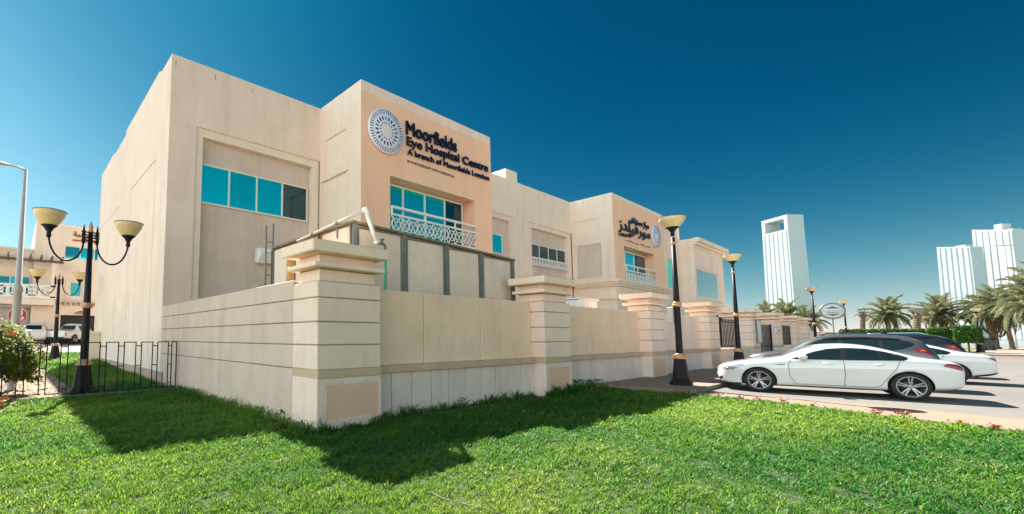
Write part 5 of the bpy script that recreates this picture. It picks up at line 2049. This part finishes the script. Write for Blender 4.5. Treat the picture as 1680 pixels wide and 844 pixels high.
BARK0 = mat('green_stem', (0.06, 0.08, 0.02), .8)
FLR = leafmat('red_flower', (0.42, 0.02, 0.012), (0.50, 0.07, 0.02), .5, .3)
FLO = leafmat('orange_flower', (0.50, 0.10, 0.015), (0.55, 0.20, 0.03), .5, .3)
wl_ = [('weed_plant', 'small leafy weed by the wall base left of the first pier', 3.72, 7.05, 60, .34), ('weed_plant', 'thin dark weed sprouting against the side wall plinth', 3.85, 8.1, 40, .26),
       ('weed_plant', 'straggling weed at the corner of the first pier', 3.86, 6.55, 34, .24), ('weed_plant', 'weed tuft below the middle base panels', 8.05, 6.6, 46, .24),
       ('weed_plant', 'dark bushy growth beside the second pier', 13.15, 6.5, 300, .34), ('weed_plant', 'dark bushy growth at the end of the grass', 14.1, 6.5, 240, .30)]
for nm, lab, x, y, n, h in wl_:
    stalky(nm, lab, x, y, n, h, group='weeds at the wall foot', spread=.10 if n < 100 else .26)
fl = [(14.55, 4.35, FLO, 'leftmost small orange flower clump on the lawn edging'), (14.62, 3.55, FLR, 'small red flower clump on the lawn edging left of the car nose'),
      (14.50, 3.05, FLR, 'red flower clump on the lawn edging below the car nose'), (14.42, 2.72, FLO, 'orange flower clump on the edging below the front wheel, left one'), (14.30, 2.28, FLO, 'bright orange flower clump on the edging below the front wheel, right one'),
      (14.10, 1.72, FLO, 'faint orange bud clump on the edging below the front door'), (13.75, .78, FLR, 'low red flower clump on the edging below the rear door'), (13.62, .42, FLR, 'largest red flower clump on the edging below the rear wheel'),
      (13.32, -.20, FLO, 'pale orange flower clump on the edging right of the rear wheel'), (13.15, -.55, FLR, 'rightmost red flower clump on the lawn edging')]
for x, y, m, lab in fl:
    big = 'largest' in lab or 'bright' in lab
    stalky('flower_plant', lab, x - .06, y, 24 if big else 14, .15 if big else .11, m, 'flowers along the lawn edging', spread=.09 if big else .06)

# ---- flowering shrub and red ground cover at the left
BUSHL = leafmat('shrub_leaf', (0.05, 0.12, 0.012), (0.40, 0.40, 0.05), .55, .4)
B = thing('flowering_shrub', 'dense yellow green shrub dotted with red flower heads at the left edge behind the railing', 'shrub', (-.55, 15.6, 0))
n = 15000
th, ph = rng.uniform(0, 2 * PI, n), np.arccos(rng.uniform(-.4, 1, n))
rad = rng.uniform(.55, 1.0, n) ** .5
N_ = np.stack([np.sin(ph) * np.cos(th), np.sin(ph) * np.sin(th), np.cos(ph)], 1)
lump = 1 + .13 * np.sin(th * 5 + 1) * np.sin(ph * 6) + .08 * np.sin(th * 11)
C = N_ * (rad * lump)[:, None] * np.array([1.25, .95, 1.15]) + np.array([0, 0, .85])
C = C[C[:, 2] > .06]
N_ = (C - np.array([0, 0, .6]))
N_ /= np.linalg.norm(N_, axis=1)[:, None]
V, F = leaf_cloud(C, .05, N_)
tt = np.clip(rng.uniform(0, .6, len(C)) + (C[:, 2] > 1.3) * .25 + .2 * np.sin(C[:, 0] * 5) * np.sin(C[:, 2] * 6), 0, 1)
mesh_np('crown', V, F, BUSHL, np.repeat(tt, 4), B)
mb = MB()
for k in range(7):
    a = k * .9
    mb.tube([(0, 0, 0), (.2 * math.cos(a), .2 * math.sin(a), .4), (.55 * math.cos(a), .5 * math.sin(a), 1.1)], [.03, .02, .01], 5)
mb.build('stem', mat('shrub_wood', (.08, .055, .035), .9), B)
for k in range(26):
    a, z = rng.uniform(PI * .9, PI * 2.1), rng.uniform(.3, 1.85)
    rr = math.sqrt(max(0.05, 1 - ((z - .85) / 1.15) ** 2)) * 1.05
    n2 = 26
    C2 = rng.normal(0, .05, (n2, 3)) * np.array([1, 1, .6])
    V, F = leaf_cloud(C2 * .8, .030, asp=1.1)
    o = mesh_np('flower_head', V, F, FLR if k % 3 else FLO, np.repeat(rng.uniform(0, 1, n2), 4), B)
    o.location = (1.25 * rr * math.cos(a), .95 * rr * math.sin(a), z)
n = 2600
C = np.stack([rng.uniform(-2.4, .1, n), rng.uniform(8.4, 13.9, n), rng.uniform(.02, .20, n)], 1)
C = C[in_poly(C[:, :2], [(-2.6, 8.2), (-1.25, 8.4), (-.35, 11.0), (.22, 14.1), (-2.6, 14.2)])]
V, F = leaf_cloud(C, .07)
o = mesh_np('ground_cover', V, F, LEAFW, np.repeat(rng.uniform(0, 1, len(C)), 4))
tag(o, 'low leafy ground cover at the left edge of the lawn', 'plants', kind='stuff')
k = rng.uniform(0, 1, len(C)) < .55
V, F = leaf_cloud(C[k] + np.array([0, 0, .06]), .06, asp=1.2)
o = mesh_np('red_flowers', V, F, FLR, np.repeat(rng.uniform(0, 1, k.sum()), 4))
tag(o, 'red blossoms scattered over the ground cover at the left edge', 'flowers', kind='stuff')

# ---- date palms
FROND = leafmat('palm_leaf', (0.12, 0.145, 0.07), (0.33, 0.32, 0.18), .6, .45)
DRY = leafmat('dry_palm_leaf', (0.16, 0.10, 0.05), (0.26, 0.19, 0.10), .8, .2)
TRUNK = mat('palm_trunk', (0.20, 0.135, 0.095), .9, var=.2, scale=6, bump=.6, bscale=14, col2=(.11, .075, .055))


def frond_mesh(name, L, m, droop, seed):
    r = np.random.default_rng(seed)
    n = 22
    V, F, T = [], [], []

    def q(t):
        return Vector((L * (t - .16 * droop * t * t), 0, L * (.42 * t - (.42 + .42 * droop) * t * t)))
    for k in range(n):
        a, b = q(k / n), q((k + 1) / n)
        w = .035 * (1 - k / n) + .008
        i = len(V)
        V += [a + Vector((0, w, 0)), a - Vector((0, w, 0)), b - Vector((0, w, 0)), b + Vector((0, w, 0))]
        F.append((i, i + 1, i + 2, i + 3))
        T += [.55] * 4
        if k < 2:
            continue
        for sg in (-1, 1):
            for s in (0, .5):
                t = (k + s) / n
                p = q(t)
                ll = L * .24 * (math.sin(PI * min(1, .12 + t * .86)) ** .6) * r.uniform(.8, 1.15)
                d = Vector((.75, sg * .9, -.12 - .35 * droop + r.uniform(-.12, .35))).normalized() * ll
                wv = Vector((.021 + .008 * r.uniform(), 0, .012))
                i = len(V)
                mid = p + d * .55 + Vector((0, 0, .03))
                V += [p - wv * .5, p + wv * .5, mid + wv * .6, p + d - Vector((0, 0, .10 * ll)), mid - wv * .6]
                F.append((i, i + 1, i + 2, i + 4))
                F.append((i + 4, i + 2, i + 3, i + 3))
                T += [r.uniform(0, 1)] * 5
    Fq = np.array([f for f in F if f[2] != f[3]])
    me_f = [f if f[2] != f[3] else f[:3] for f in F]
    me = bpy.data.meshes.new(name)
    me.from_pydata([tuple(v) for v in V], [], me_f)
    at = me.attributes.new('tint', 'FLOAT', 'POINT')
    at.data.foreach_set('value', np.array(T, np.float32))
    me.materials.append(m)
    me.update()
    return me


FR = [frond_mesh('frond', 1.0, FROND, d, k) for k, d in enumerate((.25, .6, 1.0, 1.5))]
FRD = frond_mesh('frond', 1.0, DRY, 1.9, 9)


def palm(label, x, y, z0, ht, L, nf=34, rt=.24, lean=(0, 0), dead=4, seed=1, group='date palms along the shore and gardens', name='date_palm'):
    r = random.Random(seed)
    t = thing(name, label, 'palm tree', (x, y, z0), r.uniform(0, 6), group)
    mb = MB()
    pts, rad = [], []
    n = 16
    for k in range(n * 2 + 1):
        f = k / (n * 2)
        pts.append((lean[0] * f * f, lean[1] * f * f, ht * f))
        rad.append(rt * (1.35 if f < .04 else 1.0) * (1 - .18 * f) * (1.10 if k % 2 else .93) * (1.25 if f > .93 else 1))
    mb.tube(pts, rad, 9, smooth=False)
    mb.build('trunk', TRUNK, t)
    mb = MB()
    for k in range(26):
        a = r.uniform(0, 2 * PI)
        zz_ = ht - r.uniform(-.1, .55)
        b = Vector((lean[0], lean[1], zz_))
        d = Vector((math.cos(a), math.sin(a), .9))
        mb.tube([b + d * rt * .7, b + d * (rt * .9 + .28)], [.05, .025], 4)
    mb.build('frond_stubs', TRUNK, t)
    for k in range(nf + dead):
        dd = k >= nf
        e = (k / max(1, nf)) if not dd else 1
        if not dd:
            me = FR[min(3, int(e * 3.2 + r.uniform(0, .8)))]
            pitch = R(72) - R(95) * e + r.uniform(-.12, .12)
        else:
            me = FRD
            pitch = R(-38) + r.uniform(-.2, .1)
        o = bpy.data.objects.new('dry_frond' if dd else 'frond', me)
        COL.objects.link(o)
        o.parent = t
        o.location = (lean[0], lean[1], ht - .02 - .22 * e)
        o.rotation_euler = (r.uniform(-.25, .25), -pitch, k * 2.39996 + r.uniform(-.2, .2))
        s = L * r.uniform(.85, 1.1) * (.8 if dd else 1)
        o.scale = (s, s, s)
    return t


palm('round crowned date palm standing alone left of the clipped box tree', 96, 3.6, 0, 4.7, 3.1, 36, seed=2)
palm('left palm of the twin pair behind the hedge', 102, -1.0, 0, 4.6, 3.3, 34, seed=3, dead=9)
palm('thin leaning palm trunk of the twin pair behind the hedge', 108, -.2, 0, 5.4, 1.6, 8, .22, (.5, .3), 6, seed=4)
palm('palm with thick straight trunk right of the clipped box tree', 102, -5.15, 0, 4.9, 3.4, 38, .38, (-.9, .5), 7, seed=5)
palm('palm with pale slender trunk near the right edge', 97, -6.15, 0, 5.0, 3.6, 40, .22, (-.7, .5), 10, seed=6)
palm('tall palm cut by the right edge of the picture', 86, -6.55, 0, 5.2, 3.5, 40, .30, (-.5, .4), 8, seed=7)
palm('largest right hand palm leaning in from outside the picture', 88, -8.1, 0, 6.6, 3.9, 42, .30, (-.3, .3), 6, seed=17)
palm('bare stub of a trimmed palm left of the round crowned palm', 90, 5.75, 0, 4.6, 1.1, 5, .30, (-.25, .1), 2, seed=8)
palm('bare thick trimmed palm trunk between the crowned palms', 88, 1.1, 0, 4.3, .5, 3, .36, (-.3, .1), 1, seed=9)
palm('left palm crown rising over the stone gate piers', 80, 13.7, 0, 4.4, 2.2, 26, seed=10, dead=2)
palm('middle palm crown rising over the stone gate piers', 85, 12.4, 0, 4.4, 2.8, 30, seed=11, dead=2)
palm('right palm crown rising over the third gate pier', 90, 10.9, 0, 3.9, 2.6, 28, seed=12, dead=4)
palm('palm top just showing behind the first iron railing', 46, 10.6, 0, 2.2, 1.7, 24, seed=13, dead=1)

# ---- clipped hedges
HEDGE = leafmat('hedge_leaf', (0.016, 0.060, 0.006), (0.07, 0.16, 0.015), .5, .25)


def box_leaves(x0, x1, y0, y1, z0, z1, n, size):
    C, N_ = [], []
    ar = [(y1 - y0) * (z1 - z0)] * 2 + [(x1 - x0) * (z1 - z0)] * 2 + [(x1 - x0) * (y1 - y0)]
    ch = rng.choice(5, n, p=np.array(ar) / sum(ar))
    P = np.stack([rng.uniform(x0, x1, n), rng.uniform(y0, y1, n), rng.uniform(z0, z1, n)], 1)
    D = np.zeros((n, 3))
    for f, (ax, v, s) in enumerate(((0, x0, -1), (0, x1, 1), (1, y0, -1), (1, y1, 1), (2, z1, 1))):
        k = ch == f
        P[k, ax] = v + rng.normal(0, .05, k.sum())
        D[k, ax] = s
    V, F = leaf_cloud(P, size, D, 1.5, .1)
    return V, F, np.repeat(rng.uniform(0, 1, n), 4)


def hedge(name, label, x0, x1, y0, y1, z0, z1, n, size=.10, stem=False):
    t = thing(name, label, 'hedge', (0, 0, 0))
    V, F, T = box_leaves(x0, x1, y0, y1, z0, z1, n, size)
    mesh_np('foliage', V, F, HEDGE, T, t)
    mb = MB()
    mb.box(x0 + .08, x1 - .08, y0 + .08, y1 - .08, z0 + .05, z1 - .1)
    mb.build('twig_core', mat('hedge_core', (.012, .03, .006), .95), t)
    if stem:
        mb = MB()
        mb.tube([((x0 + x1) / 2, (y0 + y1) / 2, 0), ((x0 + x1) / 2, (y0 + y1) / 2, z0 + .2)], .07, 7)
        mb.build('stem', TRUNK, t)
    return t


hedge('clipped_hedge', 'long low clipped hedge running behind the parked cars', 79.5, 81, -.8, 6.9, 0, 2.42, 9000, .13)
hedge('clipped_hedge', 'shorter clipped hedge block left of the box tree', 76.5, 78.5, -1.75, .2, .3, 2.5, 3600, .12)
hedge('box_clipped_tree', 'box clipped tree on a short stem right of the hedge', 74.2, 76.2, -3.05, -1.5, 1.0, 2.62, 4200, .12, True)
# litter bins on the promenade
for x, y, c, lab in ((88, -3.55, (.05, .05, .08), 'dark litter bin left of the lamp on the promenade'), (90, -4.2, (.04, .06, .05), 'dark green litter bin right of the lamp on the promenade')):
    t = thing('litter_bin', lab, 'bin', (x, y, .05), 0, 'litter bins on the promenade')
    mb = MB()
    mb.lathe([(.001, 0), (.42, 0), (.46, 1.2), (.44, 1.24), (.001, 1.24)], n=12)
    mb.build('bin_body', mat('bin_paint_%d' % int(c[0] * 1000), c, .5), t)
    mb = MB()
    mb.lathe([(.48, 1.24), (.46, 1.36), (.2, 1.46), (.001, 1.47)], n=12)
    mb.build('bin_lid', TRIM, t)

# dry leaves and debris on the sandy bed behind the railing
n = 700
C = np.stack([rng.uniform(-2.2, 1.6, n), rng.uniform(14.6, 24, n), np.full(n, .0)], 1)
C[:, 2] = [gz(a, b) + .012 for a, b in C[:, :2]]
V, F = leaf_cloud(C, .055, np.tile([0, 0, 1.0], (n, 1)), 1.8, .5)
o = mesh_np('leaf_litter', V, F, leafmat('dry_litter', (.09, .055, .03), (.22, .15, .08), .9, .1), np.repeat(rng.uniform(0, 1, n), 4))
tag(o, 'dry leaves scattered on the sandy bed behind the railing', 'leaves', kind='stuff')

CBL = MB()
CBL.tube([(3.40, 3.31, .02), (3.37, 3.2, .055), (3.33, 3.05, .06), (3.33, 2.91, .06), (3.38, 2.78, .055), (3.45, 2.62, .05), (3.5, 2.4, .03)], [.0055] * 7, 6)
tag(CBL.build('cable', mat('cable_sheath', (.12, .11, .10), .6)), 'short pale cable lying curled in the grass at the front of the lawn', 'cable')

# ------------------------------------------------------------------ remove empties that hold nothing
for o in list(SC.objects):
    if o.type == 'EMPTY' and not o.children and o.get('kind') != 'structure':
        bpy.data.objects.remove(o)
